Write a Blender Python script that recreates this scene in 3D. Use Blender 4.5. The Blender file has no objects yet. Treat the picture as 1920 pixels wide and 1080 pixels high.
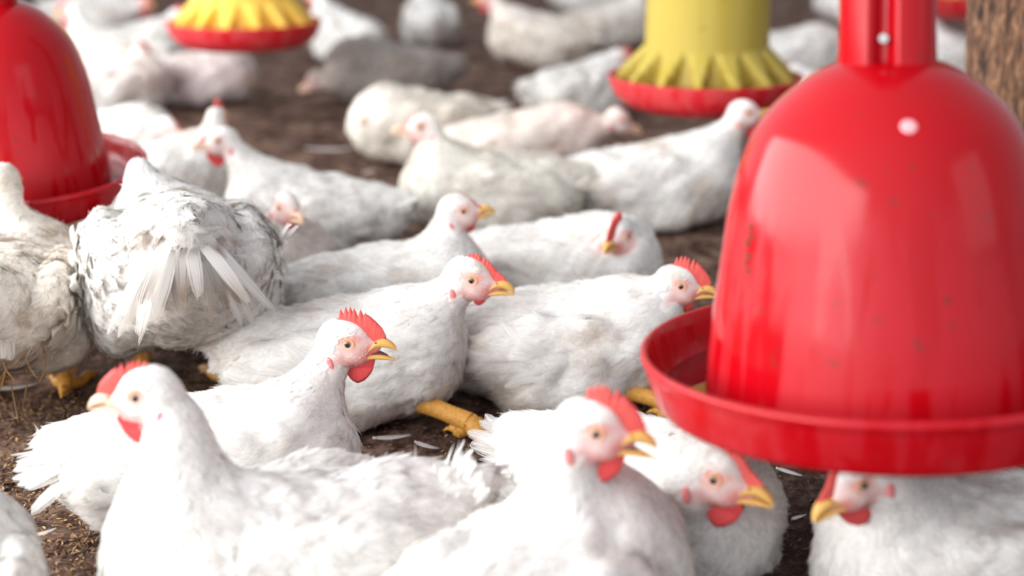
import bpy, bmesh, math, random
import numpy as np
from mathutils import Vector, Matrix

scene = bpy.context.scene
COL = scene.collection
PI = math.pi
R = math.radians

# ------------------------------------------------------------------ camera
CAM_Z, FPX = 0.67, 2667.0
PITCH = math.atan(810 / FPX)
cam_d = bpy.data.cameras.new('camera')
cam = bpy.data.objects.new('camera', cam_d)
COL.objects.link(cam)
cam.location = (0, 0, CAM_Z)
cam.rotation_euler = (PI / 2 - PITCH, 0, 0)
cam_d.sensor_width = 36.0
cam_d.lens = 36.0 * FPX / 1920
cam_d.clip_start = 0.05
cam_d.dof.use_dof = True
cam_d.dof.focus_distance = 1.53
cam_d.dof.aperture_fstop = 2.3
cam_d.dof.aperture_blades = 7
scene.camera = cam

# ------------------------------------------------------------------ world, daylight, exposure
scene.view_settings.view_transform = 'Standard'
scene.view_settings.look = 'None'
scene.view_settings.gamma = 1.0
scene.view_settings.use_curve_mapping = False
scene.view_settings.exposure = 0.22
scene.cycles.transparent_max_bounces = 16

world = bpy.data.worlds.new('daylight')
scene.world = world
world.use_nodes = True
wb = world.node_tree.nodes['Background']
# bright towards the open side on the left, dimmer under the roof and towards the closed side
_nt = world.node_tree
_tc = _nt.nodes.new('ShaderNodeTexCoord')
_dot = _nt.nodes.new('ShaderNodeVectorMath'); _dot.operation = 'DOT_PRODUCT'
_dot.inputs[1].default_value = (-0.80, -0.35, -0.22)
_nt.links.new(_tc.outputs['Generated'], _dot.inputs[0])
_mr = _nt.nodes.new('ShaderNodeMapRange'); _mr.interpolation_type = 'SMOOTHSTEP'
_mr.inputs['From Min'].default_value = -0.8; _mr.inputs['From Max'].default_value = 0.85
_mr.inputs['To Min'].default_value = 0.42; _mr.inputs['To Max'].default_value = 1.4
_nt.links.new(_dot.outputs['Value'], _mr.inputs['Value'])
wb.inputs['Color'].default_value = (0.92, 0.95, 1.04, 1)
_nt.links.new(_mr.outputs['Result'], wb.inputs['Strength'])


def area(name, loc, target, sx, sy, power, color):
    d = bpy.data.lights.new(name, 'AREA')
    d.shape = 'RECTANGLE'
    d.size, d.size_y = sx, sy
    d.energy = power
    d.color = color
    o = bpy.data.objects.new(name, d)
    COL.objects.link(o)
    o.location = loc
    v = Vector(target) - Vector(loc)
    o.rotation_euler = v.to_track_quat('-Z', 'Y').to_euler()
    return o


# the open long side of the shed on the left, a dimmer opening on the right behind the camera
area('daylight_open_side', (-2.2, 1.05, 1.10), (0.0, 1.6, 0.15), 5.8, 1.6, 175, (1.0, 0.985, 0.97))
area('daylight_far_opening', (3.2, -0.9, 1.7), (0.3, 1.5, 0.3), 1.7, 2.0, 9, (0.95, 0.97, 1.0))

# ------------------------------------------------------------------ pixel <-> place
_F = np.array([0, math.cos(PITCH), -math.sin(PITCH)])
_U = np.array([0, math.sin(PITCH), math.cos(PITCH)])
_C = np.array([0, 0, CAM_Z])


def ray(px, py):
    return _F + np.array([1.0, 0, 0]) * (px - 960) / FPX + _U * (540 - py) / FPX


def gnd(px, py, z=0.0):
    r = ray(px, py)
    return _C + r * (z - CAM_Z) / r[2]


def at(px, py, d):
    return _C + ray(px, py) * d


def depth(P):
    return float((np.asarray(P) - _C) @ _F)


# ------------------------------------------------------------------ object helpers
def props(o, label=None, cat=None, group=None, kind=None):
    if label: o['label'] = label
    if cat: o['category'] = cat
    if group: o['group'] = group
    if kind: o['kind'] = kind
    return o


def link(name, me, parent=None, mats=()):
    o = bpy.data.objects.new(name, me)
    COL.objects.link(o)
    if parent is not None:
        o.parent = parent
    for m in mats:
        me.materials.append(m)
    return o


def empty(name, loc, rz=0.0):
    o = bpy.data.objects.new(name, None)
    COL.objects.link(o)
    o.location = loc
    o.rotation_euler = (0, 0, rz)
    o.empty_display_size = 0.05
    return o


def np_mesh(name, V, F, smooth=True, attrs=None, normals=None, soft=.85):
    """V (n,3), F (m,k) one face size"""
    me = bpy.data.meshes.new(name)
    V = np.asarray(V, np.float32)
    F = np.asarray(F, np.int32)
    n, (m, k) = len(V), F.shape
    me.vertices.add(n)
    me.vertices.foreach_set('co', V.ravel())
    me.loops.add(m * k)
    me.loops.foreach_set('vertex_index', F.ravel())
    me.polygons.add(m)
    me.polygons.foreach_set('loop_start', np.arange(m, dtype=np.int32) * k)
    me.update(calc_edges=True)
    me.polygons.foreach_set('use_smooth', np.full(len(me.polygons), smooth, bool))
    if normals is not None:
        g = np.zeros(n * 3, np.float32)
        me.vertices.foreach_get('normal', g)
        g = g.reshape(-1, 3) * (1 - soft) + normals * soft
        me.normals_split_custom_set_from_vertices(g / (np.linalg.norm(g, axis=1)[:, None] + 1e-9))
    for nm, typ, arr in (attrs or ()):
        a = me.attributes.new(nm, typ, 'POINT')
        if typ == 'FLOAT_COLOR':
            c = np.ones((n, 4), np.float32); c[:, :3] = arr
            a.data.foreach_set('color', c.ravel())
        elif typ == 'FLOAT_VECTOR':
            a.data.foreach_set('vector', np.asarray(arr, np.float32).ravel())
        else:
            a.data.foreach_set('value', np.asarray(arr, np.float32).ravel())
    return me


def py_mesh(name, V, F, smooth=True, midx=None):
    me = bpy.data.meshes.new(name)
    me.from_pydata([tuple(v) for v in V], [], F)
    for i, p in enumerate(me.polygons):
        p.use_smooth = smooth
        if midx is not None:
            p.material_index = midx[i]
    me.update()
    return me


def recalc(me):
    bm = bmesh.new(); bm.from_mesh(me)
    bmesh.ops.recalc_face_normals(bm, faces=bm.faces)
    bm.to_mesh(me); bm.free()
    return me


def lathe(name, prof, seg=96, closed=False):
    V, F = [], []
    n = len(prof)
    for r, z in prof:
        for k in range(seg):
            a = 2 * PI * k / seg
            V.append((r * math.cos(a), r * math.sin(a), z))
    rows = n if closed else n - 1
    for i in range(rows):
        j = (i + 1) % n
        for k in range(seg):
            k2 = (k + 1) % seg
            F.append((i * seg + k, i * seg + k2, j * seg + k2, j * seg + k))
    return recalc(py_mesh(name, V, F))


def smooth_prof(pts, n=60):
    """Catmull-Rom through profile points"""
    P = np.array(pts, float)
    P = np.vstack([2 * P[0] - P[1], P, 2 * P[-1] - P[-2]])
    out = []
    segs = len(P) - 3
    per = max(2, n // segs)
    for i in range(segs):
        p0, p1, p2, p3 = P[i:i + 4]
        for t in np.linspace(0, 1, per, endpoint=False):
            out.append(0.5 * ((2 * p1) + (-p0 + p2) * t + (2 * p0 - 5 * p1 + 4 * p2 - p3) * t * t + (-p0 + 3 * p1 - 3 * p2 + p3) * t ** 3))
    out.append(P[-2])
    return [tuple(q) for q in out]


def tube_np(path, radii, seg=12, squash=1.0):
    path = np.array(path, float)
    T = np.gradient(path, axis=0)
    T /= np.linalg.norm(T, axis=1)[:, None]
    up = np.array([0, 0, 1.0])
    if abs(T[0] @ up) > .9: up = np.array([1.0, 0, 0])
    V, F = [], []
    a_prev = None
    for p, t, r in zip(path, T, radii):
        a = np.cross(up, t) if a_prev is None else a_prev - t * (a_prev @ t)
        a /= np.linalg.norm(a); a_prev = a
        b = np.cross(t, a)
        for k in range(seg):
            th = 2 * PI * k / seg
            V.append(p + r * (a * math.cos(th) + b * math.sin(th) * squash))
    n = len(path)
    for i in range(n - 1):
        for k in range(seg):
            k2 = (k + 1) % seg
            F.append((i * seg + k, i * seg + k2, (i + 1) * seg + k2, (i + 1) * seg + k))
    F.append(tuple(range(seg))[::-1])
    F.append(tuple((n - 1) * seg + k for k in range(seg)))
    return V, F


# ------------------------------------------------------------------ materials
def new_mat(name):
    m = bpy.data.materials.new(name)
    m.use_nodes = True
    nt = m.node_tree
    b = nt.nodes['Principled BSDF']
    return m, nt, b


def nd(nt, typ, **kw):
    n = nt.nodes.new(typ)
    for k, v in kw.items():
        if k.startswith('i_'):
            n.inputs[k[2:].replace('_', ' ')].default_value = v
        else:
            setattr(n, k, v)
    return n


def simple(name, col, rough=.5, spec=.5, sss=0, coat=0, noise=None):
    m, nt, b = new_mat(name)
    b.inputs['Base Color'].default_value = (*col, 1)
    b.inputs['Roughness'].default_value = rough
    b.inputs['Specular IOR Level'].default_value = spec
    if sss:
        b.inputs['Subsurface Weight'].default_value = sss
        b.inputs['Subsurface Radius'].default_value = (1, .3, .2)
        b.inputs['Subsurface Scale'].default_value = .004
    if coat:
        b.inputs['Coat Weight'].default_value = coat
        b.inputs['Coat Roughness'].default_value = .1
    if noise:
        sc, amt, col2 = noise
        tc = nd(nt, 'ShaderNodeTexCoord')
        nz = nd(nt, 'ShaderNodeTexNoise', i_Scale=sc, i_Detail=4.0)
        nt.links.new(tc.outputs['Object'], nz.inputs['Vector'])
        mr = nd(nt, 'ShaderNodeMapRange')
        mr.inputs['From Min'].default_value = .4; mr.inputs['From Max'].default_value = .7
        mr.inputs['To Max'].default_value = amt
        nt.links.new(nz.outputs['Fac'], mr.inputs['Value'])
        mx = nd(nt, 'ShaderNodeMix', data_type='RGBA')
        mx.inputs[6].default_value = (*col, 1); mx.inputs[7].default_value = (*col2, 1)
        nt.links.new(mr.outputs['Result'], mx.inputs[0])
        nt.links.new(mx.outputs[2], b.inputs['Base Color'])
        bp = nd(nt, 'ShaderNodeBump', i_Strength=.25, i_Distance=.001)
        nt.links.new(nz.outputs['Fac'], bp.inputs['Height'])
        nt.links.new(bp.outputs['Normal'], b.inputs['Normal'])
    return m


def feather_material():
    m, nt, b = new_mat('white_feather')
    at_ = nd(nt, 'ShaderNodeAttribute', attribute_name='tint')
    b.inputs['Roughness'].default_value = .75
    b.inputs['Specular IOR Level'].default_value = .15
    nt.links.new(at_.outputs['Color'], b.inputs['Base Color'])
    tr = nd(nt, 'ShaderNodeBsdfTranslucent')
    nt.links.new(at_.outputs['Color'], tr.inputs['Color'])
    mx = nd(nt, 'ShaderNodeMixShader'); mx.inputs[0].default_value = .34
    out = nt.nodes['Material Output']
    nt.links.new(b.outputs[0], mx.inputs[1]); nt.links.new(tr.outputs[0], mx.inputs[2])
    # the vane frays into separate barbs towards its tip and edges
    fu = nd(nt, 'ShaderNodeAttribute', attribute_name='vane')
    sp = nd(nt, 'ShaderNodeSeparateXYZ'); nt.links.new(fu.outputs['Vector'], sp.inputs[0])
    va = nd(nt, 'ShaderNodeMath', operation='MULTIPLY_ADD'); va.inputs[1].default_value = 5.5
    rv = nd(nt, 'ShaderNodeMath', operation='MULTIPLY'); rv.inputs[1].default_value = 60
    nt.links.new(sp.outputs[2], rv.inputs[0]); nt.links.new(sp.outputs[1], va.inputs[0]); nt.links.new(rv.outputs[0], va.inputs[2])
    ua = nd(nt, 'ShaderNodeMath', operation='MULTIPLY'); ua.inputs[1].default_value = 1.1
    nt.links.new(sp.outputs[0], ua.inputs[0])
    cb = nd(nt, 'ShaderNodeCombineXYZ'); nt.links.new(va.outputs[0], cb.inputs[0]); nt.links.new(ua.outputs[0], cb.inputs[1])
    nz = nd(nt, 'ShaderNodeTexNoise', i_Scale=1.0, i_Detail=2.0); nt.links.new(cb.outputs[0], nz.inputs['Vector'])
    ab = nd(nt, 'ShaderNodeMath', operation='ABSOLUTE'); nt.links.new(sp.outputs[1], ab.inputs[0])
    a3 = nd(nt, 'ShaderNodeMath', operation='MULTIPLY_ADD'); a3.inputs[1].default_value = .30
    nt.links.new(ab.outputs[0], a3.inputs[0]); nt.links.new(sp.outputs[0], a3.inputs[2])
    a4 = nd(nt, 'ShaderNodeMath', operation='MULTIPLY_ADD'); a4.inputs[1].default_value = 1.5
    nt.links.new(nz.outputs['Fac'], a4.inputs[0]); nt.links.new(a3.outputs[0], a4.inputs[2])
    al = nd(nt, 'ShaderNodeMapRange'); al.inputs['From Min'].default_value = 1.45; al.inputs['From Max'].default_value = 1.95
    nt.links.new(a4.outputs[0], al.inputs['Value'])
    tp = nd(nt, 'ShaderNodeBsdfTransparent')
    m3 = nd(nt, 'ShaderNodeMixShader')
    nt.links.new(al.outputs['Result'], m3.inputs[0]); nt.links.new(mx.outputs[0], m3.inputs[1]); nt.links.new(tp.outputs[0], m3.inputs[2])
    nt.links.new(m3.outputs[0], out.inputs['Surface'])
    return m


def skin_material():
    """white down with the bare pink face; head_pos is the position on the head in cm"""
    m, nt, b = new_mat('down_and_face_skin')
    L = nt.links.new
    hp = nd(nt, 'ShaderNodeAttribute', attribute_name='head_pos')
    ab = nd(nt, 'ShaderNodeVectorMath', operation='ABSOLUTE')
    sep = nd(nt, 'ShaderNodeSeparateXYZ'); L(hp.outputs['Vector'], sep.inputs[0])
    L(hp.outputs['Vector'], ab.inputs[0])
    sa = nd(nt, 'ShaderNodeSeparateXYZ'); L(ab.outputs[0], sa.inputs[0])
    cb = nd(nt, 'ShaderNodeCombineXYZ')
    L(sep.outputs[0], cb.inputs[0]); L(sa.outputs[1], cb.inputs[1]); L(sep.outputs[2], cb.inputs[2])
    nz = nd(nt, 'ShaderNodeTexNoise', i_Scale=3.0, i_Detail=3.0)
    L(hp.outputs['Vector'], nz.inputs['Vector'])
    fl_ = nd(nt, 'ShaderNodeAttribute', attribute_name='flush')
    tint = nd(nt, 'ShaderNodeAttribute', attribute_name='tint')
    cur = tint.outputs['Color']
    for c, r, col, fac, soft in (
            ((.65, 1.2, -.85), (2.45, 2.2, 1.75), (.83, .55, .51), .85, .25),
            ((-.9, 1.4, -2.2), (1.4, 1.4, 1.0), (.76, .40, .37), .6, .35),
            ((2.2, .8, -1.3), (1.2, 1.2, .9), (.72, .16, .13), .75, .4),
            ((.9, 1.0, -2.4), (1.3, 1.2, .7), (.74, .24, .22), .6, .4),
            ((0, 1.5, .55), (1.25, 1.2, .55), (.74, .22, .19), .6, .4),
            ((0, 1.5, 0), (.9, 1.2, .8), (.80, .42, .30), .55, .3),
            ((-2.0, 1.5, -.75), (.85, 1.3, .6), (.88, .82, .80), .9, .3)):
        s = nd(nt, 'ShaderNodeVectorMath', operation='SUBTRACT'); s.inputs[1].default_value = c
        L(cb.outputs[0], s.inputs[0])
        d = nd(nt, 'ShaderNodeVectorMath', operation='DIVIDE'); d.inputs[1].default_value = r
        L(s.outputs[0], d.inputs[0])
        ln = nd(nt, 'ShaderNodeVectorMath', operation='LENGTH'); L(d.outputs[0], ln.inputs[0])
        ad = nd(nt, 'ShaderNodeMath', operation='MULTIPLY_ADD'); ad.inputs[1].default_value = .6
        L(nz.outputs['Fac'], ad.inputs[0]); L(ln.outputs['Value'], ad.inputs[2])
        mr = nd(nt, 'ShaderNodeMapRange')
        mr.inputs['From Min'].default_value = 1.3 + soft; mr.inputs['From Max'].default_value = 1.3 - soft
        mr.inputs['To Max'].default_value = fac
        L(ad.outputs[0], mr.inputs['Value'])
        fm = nd(nt, 'ShaderNodeMath', operation='MULTIPLY'); L(mr.outputs['Result'], fm.inputs[0]); L(fl_.outputs['Fac'], fm.inputs[1])
        mx = nd(nt, 'ShaderNodeMix', data_type='RGBA')
        L(fm.outputs[0], mx.inputs[0]); L(cur, mx.inputs[6]); mx.inputs[7].default_value = (*col, 1)
        cur = mx.outputs[2]
    L(cur, b.inputs['Base Color'])
    b.inputs['Roughness'].default_value = .65
    b.inputs['Specular IOR Level'].default_value = .2
    bp = nd(nt, 'ShaderNodeBump', i_Strength=.35, i_Distance=.0012)
    n2 = nd(nt, 'ShaderNodeTexNoise', i_Scale=9.0, i_Detail=3.0)
    L(hp.outputs['Vector'], n2.inputs['Vector'])
    L(n2.outputs['Fac'], bp.inputs['Height']); L(bp.outputs['Normal'], b.inputs['Normal'])
    return m


def plastic(name, col, dust, dust_amt, rough=.22, top=None):
    """glossy moulded plastic with a film of dust run through by vertical drip marks"""
    m, nt, b = new_mat(name)
    L = nt.links.new
    tc = nd(nt, 'ShaderNodeTexCoord')
    mp = nd(nt, 'ShaderNodeMapping'); mp.inputs['Scale'].default_value = (42, 42, 2.6)
    L(tc.outputs['Object'], mp.inputs['Vector'])
    nz = nd(nt, 'ShaderNodeTexNoise', i_Scale=1.0, i_Detail=3.0, i_Distortion=.6)
    L(mp.outputs[0], nz.inputs['Vector'])
    mr = nd(nt, 'ShaderNodeMapRange', interpolation_type='SMOOTHSTEP')
    mr.inputs['From Min'].default_value = .42; mr.inputs['From Max'].default_value = .55
    L(nz.outputs['Fac'], mr.inputs['Value'])
    n2 = nd(nt, 'ShaderNodeTexNoise', i_Scale=70.0, i_Detail=2.0)
    L(tc.outputs['Object'], n2.inputs['Vector'])
    sp = nd(nt, 'ShaderNodeMapRange'); sp.inputs['From Min'].default_value = .70; sp.inputs['From Max'].default_value = .74
    L(n2.outputs['Fac'], sp.inputs['Value'])
    da = nd(nt, 'ShaderNodeMath', operation='MULTIPLY'); da.inputs[1].default_value = dust_amt
    if top:                                      # the dome is rinsed clean, the dust clings lower down
        sz = nd(nt, 'ShaderNodeSeparateXYZ'); L(tc.outputs['Object'], sz.inputs[0])
        tz = nd(nt, 'ShaderNodeMapRange', interpolation_type='SMOOTHSTEP')
        tz.inputs['From Min'].default_value = top; tz.inputs['From Max'].default_value = top - .07
        L(sz.outputs[2], tz.inputs['Value'])
        t2 = nd(nt, 'ShaderNodeMath', operation='MULTIPLY')
        L(mr.outputs['Result'], t2.inputs[0]); L(tz.outputs['Result'], t2.inputs[1]); L(t2.outputs[0], da.inputs[0]); dmask = t2.outputs[0]
    else:
        L(mr.outputs['Result'], da.inputs[0]); dmask = mr.outputs['Result']
    m1 = nd(nt, 'ShaderNodeMix', data_type='RGBA')
    m1.inputs[6].default_value = (*col, 1); m1.inputs[7].default_value = (*dust, 1)
    L(da.outputs[0], m1.inputs[0])
    m2 = nd(nt, 'ShaderNodeMix', data_type='RGBA'); m2.inputs[7].default_value = (.10, .03, .02, 1)
    s2 = nd(nt, 'ShaderNodeMath', operation='MULTIPLY'); s2.inputs[1].default_value = .55
    L(sp.outputs['Result'], s2.inputs[0]); L(s2.outputs[0], m2.inputs[0]); L(m1.outputs[2], m2.inputs[6])
    L(m2.outputs[2], b.inputs['Base Color'])
    rr = nd(nt, 'ShaderNodeMapRange'); rr.inputs['To Min'].default_value = rough; rr.inputs['To Max'].default_value = rough + .27
    L(dmask, rr.inputs['Value']); L(rr.outputs['Result'], b.inputs['Roughness'])
    b.inputs['Specular IOR Level'].default_value = .28
    b.inputs['Coat Weight'].default_value = .06
    b.inputs['Coat Roughness'].default_value = .06
    return m


def litter_material(name, cols, scale, bump=.6, painted_shade=()):
    m, nt, b = new_mat(name)
    L = nt.links.new
    tc = nd(nt, 'ShaderNodeTexCoord')
    nz = nd(nt, 'ShaderNodeTexNoise', i_Scale=scale, i_Detail=8.0, i_Roughness=.7)
    L(tc.outputs['Object'], nz.inputs['Vector'])
    big = nd(nt, 'ShaderNodeTexNoise', i_Scale=11.0, i_Detail=5.0, i_Roughness=.65)
    L(tc.outputs['Object'], big.inputs['Vector'])
    ad = nd(nt, 'ShaderNodeMath', operation='MULTIPLY_ADD'); ad.inputs[1].default_value = .75
    L(big.outputs['Fac'], ad.inputs[0]); L(nz.outputs['Fac'], ad.inputs[2])
    cr = nd(nt, 'ShaderNodeValToRGB')
    els = cr.color_ramp.elements
    els[0].position, els[0].color = .72, (*cols[0], 1)
    els[1].position, els[1].color = 1.1 - .1, (*cols[-1], 1)
    for i, c in enumerate(cols[1:-1]):
        e = els.new(.72 + .28 * (i + 1) / (len(cols) - 1)); e.color = (*c, 1)
    L(ad.outputs[0], cr.inputs['Fac'])
    cur = cr.outputs['Color']
    for wx, wy, wr in painted_shade:                       # shade under a drinker, painted into the litter colour
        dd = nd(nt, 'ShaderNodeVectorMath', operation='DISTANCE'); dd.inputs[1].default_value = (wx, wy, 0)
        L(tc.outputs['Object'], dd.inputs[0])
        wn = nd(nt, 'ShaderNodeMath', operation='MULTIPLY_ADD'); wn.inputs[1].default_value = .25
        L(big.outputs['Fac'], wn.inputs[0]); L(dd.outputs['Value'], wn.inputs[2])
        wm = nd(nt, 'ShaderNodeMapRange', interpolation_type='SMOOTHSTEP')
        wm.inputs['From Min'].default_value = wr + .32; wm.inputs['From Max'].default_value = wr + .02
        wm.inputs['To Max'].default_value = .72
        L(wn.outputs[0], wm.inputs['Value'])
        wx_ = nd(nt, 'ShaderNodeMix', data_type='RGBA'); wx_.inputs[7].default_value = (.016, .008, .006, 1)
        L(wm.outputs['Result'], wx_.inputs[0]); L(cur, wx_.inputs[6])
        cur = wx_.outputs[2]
    L(cur, b.inputs['Base Color'])
    b.inputs['Roughness'].default_value = .95
    b.inputs['Specular IOR Level'].default_value = .1
    bp = nd(nt, 'ShaderNodeBump', i_Strength=bump, i_Distance=.008)
    L(nz.outputs['Fac'], bp.inputs['Height']); L(bp.outputs['Normal'], b.inputs['Normal'])
    return m


def bark_material():
    m, nt, b = new_mat('rough_brown_bark')
    L = nt.links.new
    tc = nd(nt, 'ShaderNodeTexCoord')
    mp = nd(nt, 'ShaderNodeMapping'); mp.inputs['Scale'].default_value = (95, 95, 26)
    L(tc.outputs['Object'], mp.inputs['Vector'])
    nz = nd(nt, 'ShaderNodeTexNoise', i_Scale=1.0, i_Detail=6.0, i_Roughness=.65, i_Distortion=.5)
    L(mp.outputs[0], nz.inputs['Vector'])
    cr = nd(nt, 'ShaderNodeValToRGB')
    e = cr.color_ramp.elements
    e[0].position, e[0].color = .38, (.020, .010, .006, 1)
    e[1].position, e[1].color = .66, (.36, .19, .10, 1)
    k = e.new(.5); k.color = (.13, .062, .032, 1)
    L(nz.outputs['Fac'], cr.inputs['Fac']); L(cr.outputs['Color'], b.inputs['Base Color'])
    b.inputs['Roughness'].default_value = .9
    bp = nd(nt, 'ShaderNodeBump', i_Strength=.8, i_Distance=.006)
    L(nz.outputs['Fac'], bp.inputs['Height']); L(bp.outputs['Normal'], b.inputs['Normal'])
    return m


M_FEATHER = feather_material()
M_SKIN = skin_material()
M_COMB = simple('red_comb_flesh', (.74, .075, .065), .5, .35, sss=.25, noise=(420, .5, (.86, .30, .26)))
M_WATTLE = simple('red_wattle_flesh', (.68, .055, .06), .5, .35, sss=.25, noise=(300, .35, (.80, .18, .16)))
M_LOBE = simple('pink_red_earlobe', (.76, .24, .23), .55, .3, sss=.2)
M_BEAK = simple('horn_yellow_beak', (.80, .47, .13), .38, .4, noise=(160, .5, (.62, .30, .07)))
M_PALE = simple('pale_pinkish_beak', (.86, .60, .42), .4, .35)
M_BEAKTIP = simple('pale_beak_tip', (.80, .62, .40), .4, .4)
M_NOSTRIL = simple('dark_nostril', (.10, .035, .02), .7, .2)
M_MOUTH = simple('mauve_mouth', (.15, .05, .06), .45, .4)
M_IRIS = simple('olive_brown_iris', (.24, .175, .095), .15, .6)
M_PUPIL = simple('black_pupil', (.006, .006, .007), .08, .7)
M_LID = simple('orange_eyelid', (.76, .36, .20), .55, .3)
M_SHANK = simple('yellow_scaly_shank', (.72, .36, .07), .5, .35, noise=(260, .6, (.45, .19, .04)))
M_CLAW = simple('horn_claw', (.55, .38, .20), .45, .4)
M_RED = plastic('red_drinker_plastic', (.40, .0015, .006), (.66, .07, .10), .10, .16, .44)
M_RED_PAN = plastic('red_pan_plastic', (.60, .012, .022), (.62, .16, .15), .25, .35)
M_YELLOW = plastic('yellow_feeder_plastic', (.46, .35, .05), (.52, .41, .12), .35, .4)
M_ORANGE = plastic('warm_yellow_feeder_plastic', (.88, .56, .075), (.88, .62, .18), .3, .4)
M_STRAW = simple('soiled_straw', (.34, .20, .09), .8, .2, noise=(300, .8, (.14, .06, .03)))
M_CORD = simple('grey_cord', (.4, .38, .36), .8)
M_NUB = simple('pale_pink_plastic', (.86, .40, .42), .4)
M_STEEL = simple('dull_steel', (.55, .54, .53), .3, .5)
M_STEEL.node_tree.nodes['Principled BSDF'].inputs['Metallic'].default_value = 1
M_BARK = bark_material()
M_FLOOR = litter_material('trodden_litter', ((.024, .012, .009), (.066, .036, .027), (.125, .076, .057), (.23, .15, .11)), 46.0, painted_shade=((.33, 1.2, .30),))
M_HUSK = None


def husk_material():
    m, nt, b = new_mat('rice_husk_flakes')
    a = nd(nt, 'ShaderNodeAttribute', attribute_name='tint')
    nt.links.new(a.outputs['Color'], b.inputs['Base Color'])
    b.inputs['Roughness'].default_value = .8
    b.inputs['Specular IOR Level'].default_value = .2
    return m


M_HUSK = husk_material()
M_FEED = litter_material('brown_feed_mash', ((.06, .03, .015), (.16, .09, .04), (.3, .18, .09)), 120.0)
m_, nt_, b_ = new_mat('clear_water')
b_.inputs['Base Color'].default_value = (.9, .75, .75, 1)
b_.inputs['Roughness'].default_value = .03
b_.inputs['Transmission Weight'].default_value = 1.0
b_.inputs['IOR'].default_value = 1.33
M_WATER = m_

# ------------------------------------------------------------------ floor
rng = np.random.default_rng(7)


def sines(seed, n, wl):
    r = np.random.default_rng(seed)
    k = r.normal(size=(n, 3)); k /= np.linalg.norm(k, axis=1)[:, None]
    k *= 2 * PI / (wl * r.uniform(.6, 1.6, n))[:, None]
    ph = r.uniform(0, 2 * PI, n)
    return lambda P: np.sin(P @ k.T + ph).sum(1) / math.sqrt(n)


gx = np.concatenate([np.linspace(-7, -2.2, 20, endpoint=False), np.linspace(-2.2, 2.2, 240, endpoint=False), np.linspace(2.2, 7, 21)])
gy = np.concatenate([np.linspace(-3, .7, 16, endpoint=False), np.linspace(.7, 4.2, 200, endpoint=False), np.linspace(4.2, 13, 60)])
X, Y = np.meshgrid(gx, gy, indexing='ij')
P = np.stack([X, Y, 0 * X], -1).reshape(-1, 3)
z = .004 * sines(1, 8, .35)(P) + .003 * sines(2, 10, .09)(P)
P[:, 2] = np.minimum(z - .004, .002)
nx, ny = X.shape
ii = (np.arange(nx - 1)[:, None] * ny + np.arange(ny - 1)[None]).ravel()
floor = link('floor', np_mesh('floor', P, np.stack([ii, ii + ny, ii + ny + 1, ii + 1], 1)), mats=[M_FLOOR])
props(floor, 'dark brown litter floor of the chicken shed', 'floor', kind='structure')

# loose husks on top of the floor, far too many to count
NH = 80000
d_ = rng.uniform(0, 1, NH)
hy = 1.0 + 3.6 * d_ ** 1.6
hx = rng.uniform(-1, 1, NH) * (.25 + hy * .46)
hx[:16000] = rng.uniform(-.8, -.28, 16000); hy[:16000] = rng.uniform(1.1, 1.75, 16000)   # dry, thickly strewn near the open side
hl = rng.uniform(.004, .009, NH); hw = hl * rng.uniform(.22, .38, NH)
an = rng.uniform(0, 2 * PI, NH); tl = rng.normal(0, .35, NH)
base = np.stack([hx, hy, np.zeros(NH)], 1)
zz = np.minimum(.004 * sines(1, 8, .35)(base) + .003 * sines(2, 10, .09)(base) - .004, .002)
base[:, 2] = zz + rng.uniform(.0005, .004, NH)
t = np.stack([np.cos(an) * np.cos(tl), np.sin(an) * np.cos(tl), np.sin(tl)], 1)
bq = np.stack([-np.sin(an), np.cos(an), rng.normal(0, .4, NH)], 1)
V = np.stack([base - t * hl[:, None] / 2, base - bq * hw[:, None] / 2, base + t * hl[:, None] / 2, base + bq * hw[:, None] / 2], 1)
pal = np.array([(.20, .11, .055), (.34, .20, .09), (.12, .066, .04), (.42, .27, .15), (.07, .04, .03), (.19, .12, .085)])
hc = np.repeat(pal[rng.choice(6, NH, p=[.25, .2, .2, .1, .15, .1])] * rng.uniform(.7, 1.2, (NH, 1)) * np.clip((np.hypot(hx - .33, hy - 1.2) - .22) / .3, .3, 1)[:, None], 4, 0)  # husk tint darkened around the drinker too, painting in its shade
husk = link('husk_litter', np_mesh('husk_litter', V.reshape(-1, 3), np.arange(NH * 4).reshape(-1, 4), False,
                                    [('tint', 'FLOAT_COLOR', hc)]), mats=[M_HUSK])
props(husk, 'loose brown husk flakes strewn over the litter floor', 'litter', kind='stuff')


# ------------------------------------------------------------------ signed distance modelling of the birds
def sd_ell(P, r):
    r = np.asarray(r)
    k0 = np.linalg.norm(P / r, axis=1)
    k1 = np.linalg.norm(P / (r * r), axis=1) + 1e-9
    return k0 * (k0 - 1) / k1


def sd_cone(P, a, b, r1, r2):
    a = np.asarray(a, float); b = np.asarray(b, float)
    ab = b - a
    h = np.clip(((P - a) @ ab) / (ab @ ab), 0, 1)
    return np.linalg.norm(P - a - h[:, None] * ab, axis=1) - (r1 + (r2 - r1) * h)


def smin(a, b, k):
    h = np.maximum(k - np.abs(a - b), 0) / k
    return np.minimum(a, b) - h * h * k * .25


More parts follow.
